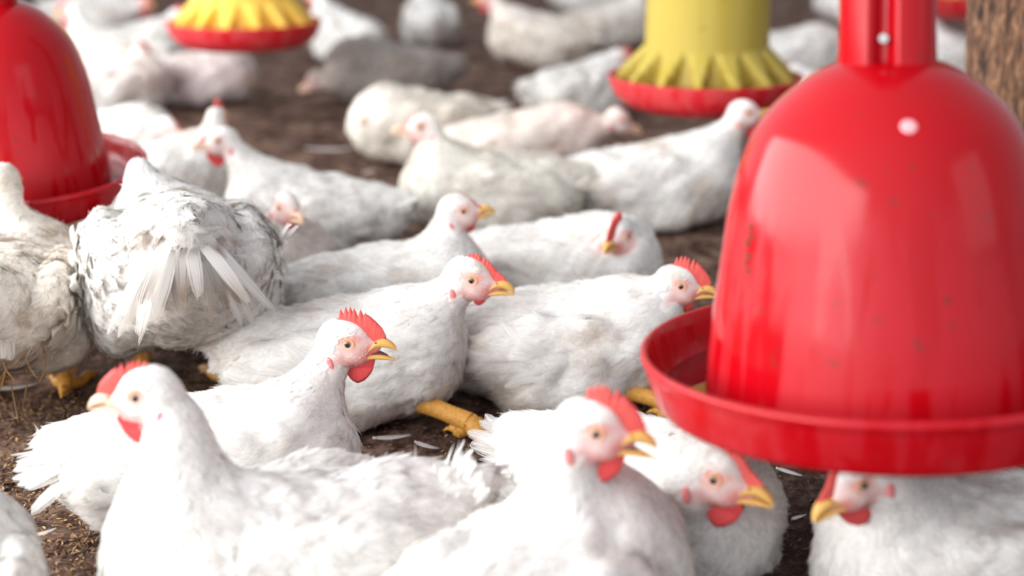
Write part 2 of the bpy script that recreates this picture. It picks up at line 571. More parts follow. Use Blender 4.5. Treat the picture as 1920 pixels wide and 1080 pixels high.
def surface_nets(fn, lo, hi, h):
    lo = np.asarray(lo); n = np.ceil((np.asarray(hi) - lo) / h).astype(int) + 1
    ax = [lo[i] + h * np.arange(n[i]) for i in range(3)]
    G = np.stack(np.meshgrid(*ax, indexing='ij'), -1).reshape(-1, 3)
    S = np.concatenate([fn(c) for c in np.array_split(G, max(1, len(G) // 60000))]).reshape(n)
    ins = S < 0
    cnt = np.zeros(n - 1); acc = np.zeros((*(n - 1), 3))
    base_ = np.stack(np.meshgrid(*[np.arange(k - 1) for k in n], indexing='ij'), -1).astype(float)
    for axis in range(3):
        o1, o2 = [i for i in range(3) if i != axis]
        for a in (0, 1):
            for b in (0, 1):
                s0 = [slice(0, n[i] - 1) for i in range(3)]
                s0[o1] = slice(a, a + n[o1] - 1); s0[o2] = slice(b, b + n[o2] - 1)
                s1 = list(s0); s1[axis] = slice(1, n[axis])
                v0, v1 = S[tuple(s0)], S[tuple(s1)]
                m = (v0 < 0) != (v1 < 0)
                t = np.where(m, v0 / np.where(m, v0 - v1, 1), 0)
                off = np.zeros((*(n - 1), 3))
                off[..., axis] = t; off[..., o1] = a; off[..., o2] = b
                acc += np.where(m[..., None], off, 0); cnt += m
    act = cnt > 0
    idx = -np.ones(n - 1, int); idx[act] = np.arange(act.sum())
    V = lo + h * (base_[act] + acc[act] / cnt[act][:, None])
    F = []
    for axis in range(3):
        o1, o2 = [(1, 2), (2, 0), (0, 1)][axis]
        s0 = [slice(1, n[i] - 1) for i in range(3)]; s0[axis] = slice(0, n[axis] - 1)
        s1 = list(s0); s1[axis] = slice(1, n[axis])
        a, b = ins[tuple(s0)], ins[tuple(s1)]
        for m, flip in ((a & ~b, False), (~a & b, True)):
            q = np.argwhere(m)
            if not len(q): continue
            q = q + np.array([0 if i == axis else 1 for i in range(3)])
            def cell(d1, d2):
                c = q.copy(); c[:, o1] -= d1; c[:, o2] -= d2
                return idx[c[:, 0], c[:, 1], c[:, 2]]
            quad = np.stack([cell(1, 1), cell(0, 1), cell(0, 0), cell(1, 0)], 1)
            F.append(quad[:, ::-1] if flip else quad)
    return V, np.concatenate(F)


def rot_y(a):
    c, s = math.cos(a), math.sin(a)
    return np.array([[c, 0, s], [0, 1, 0], [-s, 0, c]])


def rot_z(a):
    c, s = math.cos(a), math.sin(a)
    return np.array([[c, -s, 0], [s, c, 0], [0, 0, 1]])


def rot_x(a):
    c, s = math.cos(a), math.sin(a)
    return np.array([[1, 0, 0], [0, c, -s], [0, s, c]])


class Bird:
    """body, neck and head of one chicken as a distance field, in the bird's own frame (x forward, z up, metres)"""

    def __init__(s, sc, lift, pitch, head_o, head_R, seed, fat, neck_r, hs, belly):
        s.sc, s.seed = sc, seed
        s.Rb = rot_y(-pitch); s.tb = np.array([0, 0, lift])
        s.ho, s.Rh = head_o, head_R
        s.hs = hs                          # metres per head centimetre
        k = sc
        w = fat
        s.body = [  # centre, radii, blend
            ((0, 0, .088 * k), (.145 * k, .092 * k * w, .086 * k), .01),
            ((.082 * k, 0, .084 * k), (.085 * k, .082 * k * w, .083 * k), .05 * k),
            ((-.118 * k, 0, .092 * k), (.078 * k, .072 * k * w, .068 * k), .05 * k),
            ((-.02 * k, .066 * k * w, .05 * k), (.095 * k, .045 * k, .05 * k), .03 * k),
            ((-.02 * k, -.066 * k * w, .05 * k), (.095 * k, .045 * k, .05 * k), .03 * k)]
        s.wing = [((-.035 * k, sg * .078 * k * w, .108 * k), (.118 * k, .026 * k, .05 * k)) for sg in (1, -1)]
        s.tail = ((-.14 * k, 0, .11 * k), (-.205 * k, 0, .145 * k), .045 * k, .018 * k)
        n0 = s.Rb @ np.array([.085 * k, 0, .105 * k]) + s.tb
        hx, hz = head_R[:, 0], head_R[:, 2]
        h1 = head_o + hs * (hx * -1.75 - hz * 1.2)
        dist = np.linalg.norm(h1 - n0)
        c1 = n0 + (s.Rb @ np.array([.42, 0, .75])) * dist * .42
        c2 = h1 - (hz * .85 + hx * .45) * dist * .38
        tt = np.linspace(0, 1, 9)[:, None]
        s.nk = (1 - tt) ** 3 * n0 + 3 * (1 - tt) ** 2 * tt * c1 + 3 * (1 - tt) * tt ** 2 * c2 + tt ** 3 * h1
        s.nr = np.interp(np.linspace(0, 1, 9), [0, .3, .65, 1], [.062 * k, .046 * k, .031 * k, 1.62 * hs / neck_r]) * neck_r
        s.nr[0] = .060 * k
        s.n1 = sines(seed, 10, .075 * k); s.n2 = sines(seed + 50, 10, .03 * k)
        s.belly = belly

    def Pb(s, P): return (P - s.tb) @ s.Rb
    def Ph(s, P): return ((P - s.ho) @ s.Rh) / s.hs

    def d_body(s, P):
        Q = s.Pb(P); k = s.sc
        d = None
        for c, r, b in s.body:
            e = sd_ell(Q - np.array(c), r)
            d = e if d is None else smin(d, e, b)
        d = smin(d, sd_cone(Q, *s.tail), .05 * k)
        for c, r in s.wing:
            d = smin(d, sd_ell(Q - np.array(c), r), .014 * k)
        return d + (.0032 * s.n1(Q) + .0014 * s.n2(Q)) * k

    def d_neck(s, P):
        d = None
        for i in range(8):
            e = sd_cone(P, s.nk[i], s.nk[i + 1], s.nr[i], s.nr[i + 1])
            d = e if d is None else smin(d, e, .006)
        return d

    def d_head(s, P):
        Q = s.Ph(P)
        d = sd_ell(Q - np.array((-.75, 0, .15)), (2.55, 1.62, 2.1))
        d = smin(d, sd_cone(Q, (.4, 0, -.5), (2.5, 0, -.75), 1.55, .68), .9)
        d = smin(d, sd_ell(Q - np.array((.3, 0, -1.55)), (1.9, 1.3, 1.15)), .8)
        d = smin(d, sd_ell(Q - np.array((-1.9, 0, -1.0)), (1.5, 1.6, 1.6)), .8)
        return d * s.hs

    def __call__(s, P):
        d = smin(s.d_body(P), s.d_neck(P), .04 * s.sc)
        d = smin(d, s.d_head(P), .011 * s.sc)
        if s.belly:
            d = np.maximum(d, .004 - P[:, 2])
        return d

    def grad(s, P, e=.0012):
        d0 = s(P)
        g = np.stack([s(P + np.eye(3)[i] * e) - d0 for i in range(3)], 1) / e
        return d0, g / (np.linalg.norm(g, axis=1)[:, None] + 1e-9)

    def zones(s, P):
        """weights of body, neck, head"""
        D = np.stack([s.d_body(P) + .004, s.d_neck(P), s.d_head(P) - .002], 1)
        W = np.exp(-(D - D.min(1)[:, None]) / (.012 * s.sc))
        return W / W.sum(1)[:, None]

    def flow(s, P, W):
        fb = s.Rb @ np.array([-1, 0, -.32])
        seg = s.nk[1:] - s.nk[:-1]; mid = (s.nk[1:] + s.nk[:-1]) / 2
        seg = -seg / np.linalg.norm(seg, axis=1)[:, None]
        dd = ((P[:, None] - mid[None]) ** 2).sum(-1)
        ww = np.exp(-dd / (.025 * s.sc) ** 2) + 1e-9
        fn = (ww[..., None] * seg[None]).sum(1) / ww.sum(1)[:, None]
        fh = s.Rh @ np.array([-1, 0, -.35])
        return W[:, :1] * fb + W[:, 1:2] * fn + W[:, 2:3] * fh


def lay_feathers(bird, root, flow, nrm, L, W, lift, tint, rg, us=(0, .4, .75, 1), prof=(.55, 1, .85, .2), hug=True, fray=.14, base_off=.0006, cup=.05, alpha=1.0):
    """one small curved blade per root, lying along the flow just off the skin"""
    n = len(root)
    t = flow - nrm * (flow * nrm).sum(1)[:, None]
    t /= np.linalg.norm(t, axis=1)[:, None] + 1e-9
    b = np.cross(nrm, t)
    ja = rg.normal(0, .22, n)
    t = t * np.cos(ja)[:, None] + b * np.sin(ja)[:, None]
    b = np.cross(nrm, t)
    S = len(us)
    V = np.zeros((n, S, 3, 3))
    off = np.zeros((n, S, 3))
    jo = rg.uniform(0, .0012, n)
    bend = rg.normal(0, .08, n)
    for i, (u, w) in enumerate(zip(us, prof)):
        for j, v in enumerate((-1, 0, 1)):
            uu = np.full(n, u)
            if i == S - 1: uu = uu + rg.uniform(-fray, fray * .6, n) * (1 if j != 1 else .5)
            ww = v * w * W / 2
            V[:, i, j] = root + t * ((uu - .12) * L)[:, None] + b * (ww + bend * L * u * u)[:, None]
            off[:, i, j] = base_off + jo + lift * u ** 1.5 + (cup * W if v == 0 else 0)
    P = V.reshape(-1, 3)
    if hug:
        d, g = bird.grad(P)
        P = P - (np.clip(d, -.02, .02) - off.reshape(-1))[:, None] * g
        NV = g
    else:
        NV = np.repeat(nrm, S * 3, 0)
        P = P + NV * off.reshape(-1)[:, None]
    P[:, 2] = np.maximum(P[:, 2], .003)
    o = (np.arange(n) * S * 3)[:, None, None]
    q = []
    for i in range(S - 1):
        for j in range(2):
            a = i * 3 + j
            q.append([a, a + 3, a + 4, a + 1])
    F = (o + np.array(q)[None]).reshape(-1, 4)
    UV = np.zeros((n, S, 3, 3))
    UV[..., 0] = np.array(us)[None, :, None] * alpha
    UV[..., 1] = np.array([-1, 0, 1])[None, None, :]
    UV[..., 2] = rg.uniform(0, 1, n)[:, None, None]
    return P, F, np.repeat(tint, S * 3, 0), NV, UV.reshape(-1, 3)


def wisps(bird, root, flow, nrm, L, lift, tint, rg, w=.0005):
    n = len(root)
    t = flow - nrm * (flow * nrm).sum(1)[:, None]
    t /= np.linalg.norm(t, axis=1)[:, None] + 1e-9
    b = np.cross(nrm, t)
    ja = rg.normal(0, .5, n)
    t = t * np.cos(ja)[:, None] + b * np.sin(ja)[:, None]
    b = np.cross(nrm, t)
    mid = root + t * (L * .5)[:, None] + nrm * (lift * .35)[:, None]
    tip = root + t * L[:, None] + nrm * lift[:, None] + b * (rg.normal(0, .2, n) * L)[:, None]
    d, g = bird.grad(np.concatenate([mid, tip]))
    push = np.maximum(0, .0012 - d)[:, None] * g
    mid = mid + push[:n]; tip = tip + push[n:]
    V = np.stack([root - b * w, root + b * w, mid + b * w * .8, mid - b * w * .8, tip + b * w * .15, tip - b * w * .15], 1).reshape(-1, 3)
    V[:, 2] = np.maximum(V[:, 2], .003)
    o = (np.arange(n) * 6)[:, None, None]
    F = (o + np.array([[3, 2, 1, 0], [5, 4, 2, 3]])[None]).reshape(-1, 4)
    return V, F, np.repeat(tint, 6, 0), np.repeat(nrm, 6, 0), np.zeros((n * 6, 3))


def merge(parts):
    Vs, Fs, Ts, Ns, Us, o = [], [], [], [], [], 0
    for V, F, T, N, U in parts:
        Vs.append(V); Fs.append(F + o); Ts.append(T); Ns.append(N); Us.append(U); o += len(V)
    return np.concatenate(Vs), np.concatenate(Fs), np.concatenate(Ts), np.concatenate(Ns), np.concatenate(Us)


# ------------------------------------------------------------------ shared head furniture, in head centimetres
def blade(name, xs, zb, zt, thick, bumps, bulge=1.0, seed=0):
    """upright flesh blade: base curve zb, top curve zt, lens thickness"""
    rg = np.random.default_rng(seed)
    nv = 9
    V, F = [], []
    nxs = len(xs)
    for i, x in enumerate(xs):
        for side in (1, -1):
            for j in range(nv):
                v = j / (nv - 1)
                e = min(1, 4 * min(i, nxs - 1 - i) / nxs + .05)
                y = side * thick * (1 - v ** 1.8) ** .6 * e ** .5 * bulge + side * (rg.normal(0, bumps) if 0 < v < 1 else 0)
                V.append((x, y, zb[i] + (zt[i] - zb[i]) * v))
    st = nv * 2
    for i in range(nxs - 1):
        for s in range(2):
            for j in range(nv - 1):
                a = i * st + s * nv + j
                f = (a, a + 1, a + st + 1, a + st)
                F.append(f if s else f[::-1])
    me = py_mesh(name, V, F)
    bm = bmesh.new(); bm.from_mesh(me)
    bmesh.ops.remove_doubles(bm, verts=bm.verts, dist=.012)
    bmesh.ops.holes_fill(bm, edges=[e for e in bm.edges if e.is_boundary], sides=0)
    bmesh.ops.recalc_face_normals(bm, faces=bm.faces)
    for f in bm.faces: f.smooth = True
    bm.to_mesh(me); bm.free()
    return me


def make_comb(name, tall, npk, seed):
    xs = np.linspace(-1.25, 3.75, 90)
    zb = np.interp(xs, [-1.25, .6, 1.6, 2.4, 3.3, 3.75], [2.0, 1.75, .85, -.3, -.35, -.2])
    env = np.interp(xs, [-1.25, -1.0, -.2, .7, 1.4, 2.0, 2.8, 3.4, 3.75], [2.4, 3.3, 3.75, 3.65, 3.3, 2.8, 2.05, 1.3, .45])
    val = np.interp(xs, [-1.25, -.4, .4, 1.2, 1.9, 2.3, 3.75], [2.1, 2.65, 2.6, 2.35, 2.25, 2.5, .45])
    rg = np.random.default_rng(seed)
    pk = np.linspace(-.85, 1.75, npk) + rg.normal(0, .06, npk)
    sp = 2.6 / (npk - 1)
    s = np.zeros_like(xs)
    for p in pk:
        s = np.maximum(s, np.clip(1 - np.abs(xs - p - .1 * 0) / (sp * .62), 0, 1) ** .8 * rg.uniform(.85, 1.05))
    zt = val + (env - val) * s
    zt = np.where(xs > 1.9, np.maximum(zt, env * .97), zt)
    zt = zb + (zt - zb) * tall
    return blade(name, xs, zb, zt, .34, .02, seed=seed)


def make_wattle():
    xs = np.linspace(-.75, 2.4, 60)
    top = np.interp(xs, [-.75, 0, 1, 2.0, 2.4], [-3.2, -2.5, -2.1, -1.7, -2.2])
    bot = np.interp(xs, [-.75, -.45, -.2, .5, 1.25, 2.1, 2.3, 2.4], [-3.4, -4.0, -4.4, -4.8, -4.5, -3.6, -2.9, -2.5])
    for _ in range(10):
        bot[1:-1] = (bot[:-2] + 2 * bot[1:-1] + bot[2:]) / 4; top[1:-1] = (top[:-2] + 2 * top[1:-1] + top[2:]) / 4
    return blade('wattle', xs, top, bot, .26, .012, seed=5)


def loft(name, st, seg=20, arch=2.4, midx=None):
    """stations (x, z_top, z_bottom, half width)"""
    V, F, mi = [], [], []
    for x, zt, zb, w in st:
        zc, hh = (zt + zb) / 2, (zt - zb) / 2
        for k in range(seg):
            a = 2 * PI * k / seg
            c, s = math.cos(a), math.sin(a)
            V.append((x, w * math.copysign(abs(c) ** (2 / arch), c), zc + hh * math.copysign(abs(s) ** (2 / arch), s)))
    n = len(st)
    for i in range(n - 1):
        for k in range(seg):
            k2 = (k + 1) % seg
            F.append((i * seg + k, i * seg + k2, (i + 1) * seg + k2, (i + 1) * seg + k))
            mi.append(1 if midx is not None and i >= midx else 0)
    F.append(tuple(range(seg))); mi.append(0)
    F.append(tuple((n - 1) * seg + k for k in range(seg))); mi.append(1 if midx is not None else 0)
    me = py_mesh(name, V, F, True, mi)
    return recalc(me)


def dense(st, n=28):
    st = np.array(st, float)
    t = np.arange(len(st))
    ti = np.linspace(0, len(st) - 1, n)
    # smooth interpolation by cubic hermite on every column
    out = []
    P = np.vstack([2 * st[0] - st[1], st, 2 * st[-1] - st[-2]])
    for x in ti:
        i = min(int(x), len(st) - 2); u = x - i
        p0, p1, p2, p3 = P[i:i + 4]
        q = .5 * (2 * p1 + (p2 - p0) * u + (2 * p0 - 5 * p1 + 4 * p2 - p3) * u * u + (-p0 + 3 * p1 - 3 * p2 + p3) * u ** 3)
        q[3] = max(q[3], .03)
        out.append(tuple(q))
    return out


COMBS = [make_comb('comb', 1.0, 6, 1), make_comb('comb', .55, 7, 2), make_comb('comb', .95, 8, 3), make_comb('comb', .2, 6, 4)]
WATTLE = make_wattle()
UPPER = loft('upper_beak', dense([(1.15, -1.35, -1.62, 1.02), (1.7, -.95, -1.4, 1.0), (2.25, -.42, -1.08, .90), (2.7, -.02, -.86, .78), (3.3, .16, -.84, .64),
                                  (3.8, .06, -.90, .53), (4.3, -.25, -1.04, .38), (4.62, -.64, -1.20, .24), (4.78, -1.05, -1.34, .12), (4.82, -1.32, -1.42, .04)]), midx=22)
LOWER = loft('lower_beak', dense([(1.15, -1.64, -2.0, .95), (2.0, -1.5, -2.06, .82), (2.8, -1.5, -2.12, .66), (3.5, -1.66, -2.2, .48), (4.1, -1.93, -2.27, .3),
                                  (4.5, -2.15, -2.32, .15), (4.68, -2.28, -2.35, .04)]), midx=24)
TONGUE = loft('tongue', dense([(1.3, -1.38, -1.62, .8), (2.2, -1.2, -1.55, .62), (3.0, -1.3, -1.6, .4), (3.7, -1.6, -1.8, .16), (3.85, -1.72, -1.82, .05)], 14))


def ellip_mesh(name, c, r, seg=20, rings=12):
    bm = bmesh.new()
    bmesh.ops.create_uvsphere(bm, u_segments=seg, v_segments=rings, radius=1)
    for v in bm.verts:
        v.co = Vector((v.co.x * r[0] + c[0], v.co.y * r[1] + c[1], v.co.z * r[2] + c[2]))
    for f in bm.faces: f.smooth = True
    me = bpy.data.meshes.new(name); bm.to_mesh(me); bm.free()
    return me


def make_eye():
    """eyeball looking along +y: rings of pupil, iris and dark rim"""
    V, F, mi = [], [], []
    seg, angs = 28, [0, 13, 27, 28, 42, 56, 57, 75, 95, 120, 150, 180]
    for a in angs:
        for k in range(seg):
            th = 2 * PI * k / seg
            V.append((.52 * math.sin(R(a)) * math.cos(th), .52 * math.cos(R(a)) * .9, .52 * math.sin(R(a)) * math.sin(th)))
    for i in range(len(angs) - 1):
        for k in range(seg):
            k2 = (k + 1) % seg
            F.append((i * seg + k, i * seg + k2, (i + 1) * seg + k2, (i + 1) * seg + k))
            mi.append(1 if angs[i + 1] <= 28 or angs[i] >= 56 else 0)
    me = py_mesh('eye', V, F, True, mi)
    return recalc(me)


EYE = make_eye()


def make_lid():
    V, F = [], []
    n, s = 30, 10
    for i in range(n):
        a = 2 * PI * i / n
        for j in range(s):
            b = 2 * PI * j / s
            rr = .60 + .115 * math.cos(b)
            V.append((rr * math.cos(a) * 1.05, .10 * math.sin(b) + .05 - .10 * (rr - .6), rr * math.sin(a) * .92))
    for i in range(n):
        for j in range(s):
            F.append((i * s + j, i * s + (j + 1) % s, ((i + 1) % n) * s + (j + 1) % s, ((i + 1) % n) * s + j))
    return recalc(py_mesh('eyelid', V, F))


LID = make_lid()
NOSTRIL = ellip_mesh('nostril', (0, 0, 0), (.26, .09, .10), 14, 8)
LOBE = ellip_mesh('earlobe', (0, 0, 0), (.42, .2, .85))
for me, ms in ((WATTLE, [M_WATTLE]), (UPPER, [M_BEAK, M_BEAKTIP]), (LOWER, [M_BEAK, M_BEAKTIP]), (TONGUE, [M_MOUTH]),
               (EYE, [M_IRIS, M_PUPIL]), (LID, [M_LID]), (NOSTRIL, [M_NOSTRIL]), (LOBE, [M_LOBE])):
    for m in ms: me.materials.append(m)
for me in COMBS: me.materials.append(M_COMB)


def foot_mesh(name, knee, ankle, yaw, toes=((0, .062), (32, .055), (-32, .052), (180, .022)), rad=.0085, toe_pitch=0.0):
    """scaly shank from knee to ankle, then toes along the ground"""
    V, F = [], []
    def add(v, f):
        o = len(V); V.extend(v); F.extend([tuple(i + o for i in q) for q in f])
    knee, ankle = np.array(knee, float), np.array(ankle, float)
    ts = np.linspace(0, 1, 26)
    path = [knee + (ankle - knee) * t_ for t_ in ts]
    rad_ = [rad * (1.12 - .22 * math.sin(PI * t_) - .1 * t_ ** 6) * (1 + .035 * math.sin(t_ * 75)) for t_ in ts]
    add(*tube_np(path, rad_, 14))
    for a, Lh in toes:
        d = np.array([math.cos(yaw + R(a)), math.sin(yaw + R(a)), 0])
        p = []
        ss = np.linspace(0, 1, 22)
        for s_ in ss:
            zz_ = ankle[2] + (0.0065 - ankle[2]) * min(1, s_ * 2.4) + .003 * math.sin(s_ * PI * 3) * (s_ > .3)
            p.append(np.array([ankle[0], ankle[1], 0]) + d * Lh * s_ + np.array([0, 0, max(.005, zz_)]))
        rr = [rad * (.92 - .50 * s_) * (1 + .06 * math.sin(s_ * 40)) + .0006 for s_ in ss]
        add(*tube_np(p, rr, 12))
        tip = p[-1]
        add(*tube_np([tip - d * .003, tip + d * .006 + np.array([0, 0, .001]), tip + d * .012 - np.array([0, 0, .003])], [.0034, .0026, .0006], 8))
    return recalc(py_mesh(name, V, F))


# ------------------------------------------------------------------ one chicken
NBIRD = [0]
BODY = .83


def chicken(label, g, hd, head=None, hy=None, hp=0, hr=0, sc=1.0, dd=0.0, lod=1, lift=0.0, pitch=7, beak=0.0, comb=0, comb_s=1.0,
            dirt=.15, tone=(1, 1, 1), tail_up=25, tail_len=1.0, tail_n=14, fat=1.0, neck_r=1.0, legs=(), wattle_s=1.0, group=None, tail_spread=34,
            lying=True, hsc=None, dark=0.0, rear=0.0, wing_drop=0.0, leg_r=.0105, tail_root=(-.165, .128), tail_w=.022, tip_dirt=0.0, straw=False, flush=1.0, pale=False, seed=None):
    """g: pixel of the ground under the body; hd: heading in degrees (0 to the right, 90 away); head: pixel of the eye line"""
    NBIRD[0] += 1
    seed = seed or NBIRD[0] * 13 + 5
    rg = np.random.default_rng(seed)
    loc = gnd(*g); loc[2] = 0
    Rz = rot_z(R(hd))
    if hy is None: hy = hd
    guess = loc + Rz @ np.array([.11 * sc, 0, .20 * sc + lift])
    if head is None:
        hw = guess
    else:
        hw = at(head[0], head[1], depth(guess) + dd)
    ho = Rz.T @ (hw - loc)
    Rh = rot_z(R(hy - hd)) @ rot_y(-R(hp)) @ rot_x(R(hr))
    hsm = .0100 * (hsc or sc)
    if comb == 3:
        flush = min(flush, .65)
    sc = sc * BODY
    bird = Bird(sc, lift, R(pitch), ho, Rh, seed, fat, neck_r, hsm, lying)
    # --- skin
    ext = np.array([.26 * sc, .15 * sc, 0])
    lo = np.minimum(np.array([-.27, -.135, 0]) * sc + [0, 0, lift - .03 * (lift > 0)], ho - .055 * sc)
    hi = np.maximum(np.array([.20, .135, .21]) * sc + [0, 0, lift + .03 * (lift > 0)], ho + .045 * sc)
    lo[2] = max(lo[2], -.004)
    lo[2] = min(lo[2], -.004) if not lift else lo[2]
    h = {3: .0034, 2: .0044, 1: .006, 0: .0085}[lod] * sc
    V, F = surface_nets(bird, lo - h, hi + h, h)
    for _ in range(2):
        d, gr = bird.grad(V)
        V = V - d[:, None] * gr
    # --- colour of plumage at a point
    nA, nB = sines(seed + 3, 9, .10 * sc), sines(seed + 4, 12, .035 * sc)
    tone = np.array(tone)

    def tint_at(P, jit=.03):
        Q = bird.Pb(P) / sc
        f = np.clip((nA(P) + .6 * nB(P) - .35) * .55, 0, 1) * dirt * 1.6
        f = f + dirt * .5 * np.clip((.06 - Q[:, 2]) / .06, 0, 1)
        f = f + rear * np.clip((-.08 - Q[:, 0]) / .1, 0, 1) * np.clip((.11 - Q[:, 2]) / .08, 0, 1)
        f = np.clip(f, 0, .95)[:, None]
        c = np.array([.925, .905, .868]) * tone
        c = c * (1 - f) + np.array([.50, .36, .22]) * f
        if dark:  # shade on dim birds mixed into the plumage colour
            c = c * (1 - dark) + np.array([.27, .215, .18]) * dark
        return np.clip(c * (1 + rg.normal(0, jit, len(P)))[:, None], 0, .95)

    body = link('chicken', np_mesh('chicken', V, F, True, [('head_pos', 'FLOAT_VECTOR', bird.Ph(V)), ('flush', 'FLOAT', np.full(len(V), flush)), ('tint', 'FLOAT_COLOR', tint_at(V, 0))]), mats=[M_SKIN])
    body.location = loc
    body.rotation_euler = (0, 0, R(hd))
    props(body, label, 'chicken', group or 'flock of white chickens on the litter')
    # --- sample the skin for feathers
    tri = np.concatenate([F[:, [0, 1, 2]], F[:, [0, 2, 3]]])
    A = np.linalg.norm(np.cross(V[tri[:, 1]] - V[tri[:, 0]], V[tri[:, 2]] - V[tri[:, 0]]), axis=1)
    cumA = np.cumsum(A); tot = cumA[-1]

    def sample(n):
        k = np.searchsorted(cumA, rg.uniform(0, tot, n))
        u, v = rg.uniform(0, 1, (2, n)); m = u + v > 1; u[m] = 1 - u[m]; v[m] = 1 - v[m]
        T = V[tri[k]]
        return T[:, 0] + u[:, None] * (T[:, 1] - T[:, 0]) + v[:, None] * (T[:, 2] - T[:, 0])

    def face(Q):   # inside the bare face, 0..1
        e = np.sqrt(((Q[:, 0] - .9) / 2.2) ** 2 + ((np.abs(Q[:, 1]) - 1.0) / 2.2) ** 2 + ((Q[:, 2] + .95) / 1.6) ** 2)
        eye_ = np.sqrt(Q[:, 0] ** 2 + Q[:, 2] ** 2 * 1.2) < .95
        comb_ = (np.abs(Q[:, 1]) < .5) & (Q[:, 2] > .3) & (Q[:, 0] > -1.2)
        lobe_ = ((Q[:, 0] + 1.9) / .75) ** 2 + ((Q[:, 2] + 1.95) / 1.2) ** 2 < 1
        return np.where(eye_ | comb_ | lobe_, 1.2, np.clip((1.2 - e) * 2.5, 0, .82))

    def wing_w(P):
        Q = bird.Pb(P)
        ds = np.stack([sd_ell(Q - np.array(c), r) for c, r in bird.wing], 1)
        return ds.min(1), ds.argmin(1)

    nb = {3: 6500, 2: 4600, 1: 2200, 0: 900}[lod]
    big = {3: 1, 2: 1.08, 1: 1.35, 0: 1.9}[lod]
    P = sample(nb)
    P = P[P[:, 2] > .006]
    W = bird.zones(P)
    _, N = bird.grad(P)
    fl = bird.flow(P, W)
    Q = bird.Ph(P)
    wd, ws = wing_w(P)
    is_head = (W[:, 2] > .5)
    bare = (face(Q) > .3) & (np.abs(Q).max(1) < 4)
    is_neck = (W[:, 1] > .45) & ~is_head & ~bare
    is_wing = (wd < .006 * sc) & (W[:, 0] > .6)
    is_body = ~is_head & ~is_neck & ~is_wing & ~bare
    parts = []
    m = is_body
    Qb = bird.Pb(P) / sc
    soft = np.clip((-.05 - Qb[:, 0]) / .1, 0, 1)
    Lb = (.036 + .014 * soft) * sc * rg.uniform(.75, 1.25, len(P)) * big ** .7
    Wb = (.0145 - .003 * soft) * sc * rg.uniform(.8, 1.2, len(P)) * big
    parts.append(lay_feathers(bird, P[m], fl[m], N[m], Lb[m], Wb[m], (.0026 + .005 * rg.uniform(0, 1, m.sum()) ** 4) * sc, tint_at(P[m]), rg))
    m = is_neck
    if m.sum():
        parts.append(lay_feathers(bird, P[m], fl[m], N[m], .62 * Lb[m], .45 * Wb[m], np.full(m.sum(), .0022 * sc), tint_at(P[m]), rg))
        # hackle feathers are narrow, so more of them
        if lod >= 1:
            P2 = np.repeat(P[m], 3, 0) + rg.normal(0, .005 * sc, (m.sum() * 3, 3))
            P2 = P2[face(bird.Ph(P2)) < .3]; 
            d2, N2 = bird.grad(P2); P2 = P2 - d2[:, None] * N2
            parts.append(lay_feathers(bird, P2, bird.flow(P2, bird.zones(P2)), N2, rg.uniform(.012, .022, len(P2)) * sc, rg.uniform(.003, .006, len(P2)) * sc,
                                      np.full(len(P2), .0020 * sc), tint_at(P2), rg))
    m = is_head
    if m.sum() and lod >= 1:
        rep = {3: 14, 2: 8, 1: 3}[lod]
        P2 = np.repeat(P[m], rep, 0) + rg.normal(0, .35 * hsm, (m.sum() * rep, 3))
        d2, N2 = bird.grad(P2, .0006); P2 = P2 - d2[:, None] * N2
        Q2 = bird.Ph(P2)
        fc = face(Q2)
        keep = (rg.uniform(0, 1, len(P2)) > fc) & (Q2[:, 0] < 2.2)
        P2, N2, fc, Q2 = P2[keep], N2[keep], fc[keep], Q2[keep]
        W2 = np.tile([0, 0, 1.], (len(P2), 1))
        Lh = np.where(fc > .05, .34, np.interp(Q2[:, 0], [-3, 0, 1.5], [.9, .6, .35])) * hsm * rg.uniform(.7, 1.3, len(P2))
        parts.append(lay_feathers(bird, P2, bird.flow(P2, W2), N2, Lh, Lh * np.where(fc > .05, .13, .30), np.full(len(P2), .0009 * sc), tint_at(P2), rg, us=(0, .5, 1), prof=(.7, 1, .2), base_off=.0002, fray=.1))
    if lod >= 1:
        nw = {3: 5000, 2: 3000, 1: 1000}[lod]
        P2 = sample(nw); P2 = P2[P2[:, 2] > .004]
        W2 = bird.zones(P2)
        P2, W2 = P2[W2[:, 2] < .5], W2[W2[:, 2] < .5]
        _, N2 = bird.grad(P2)
        parts.append(wisps(bird, P2, bird.flow(P2, W2), N2, rg.uniform(.007, .020, len(P2)) * sc * (1 - .45 * W2[:, 1]),
                           rg.uniform(.0015, .0075, len(P2)) * sc, tint_at(P2), rg))
    Vp, Fp, Tp, Np, Up = merge(parts)
    link('plumage', np_mesh('plumage', Vp, Fp, True, [('tint', 'FLOAT_COLOR', Tp), ('vane', 'FLOAT_VECTOR', Up)], Np), body, [M_FEATHER])
    # --- wings: coverts over the shoulder, long quills behind
    for sd in (0, 1):
        sg = (1, -1)[sd]
        parts = []
        Pw = sample(nb)
        wd2, ws2 = wing_w(Pw)
        W2 = bird.zones(Pw)
        m = (wd2 < .007 * sc) & (ws2 == sd) & (W2[:, 0] > .5)
        Pw = Pw[m]
        if len(Pw):
            _, N2 = bird.grad(Pw)
            Qw = bird.Pb(Pw) / sc
            back = np.clip((.06 - Qw[:, 0]) / .18, 0, 1)
            fw = np.tile(bird.Rb @ np.array([-1, 0, -.22 - wing_drop]), (len(Pw), 1))
            parts.append(lay_feathers(bird, Pw, fw, N2, (.024 + .026 * back) * sc * rg.uniform(.8, 1.2, len(Pw)), (.013 + .006 * back) * sc * big ** .6,
                                      (.003 + .004 * back) * sc, tint_at(Pw), rg))
        c, r = bird.wing[sd]
        nq = {3: 11, 2: 11, 1: 9, 0: 7}[lod]
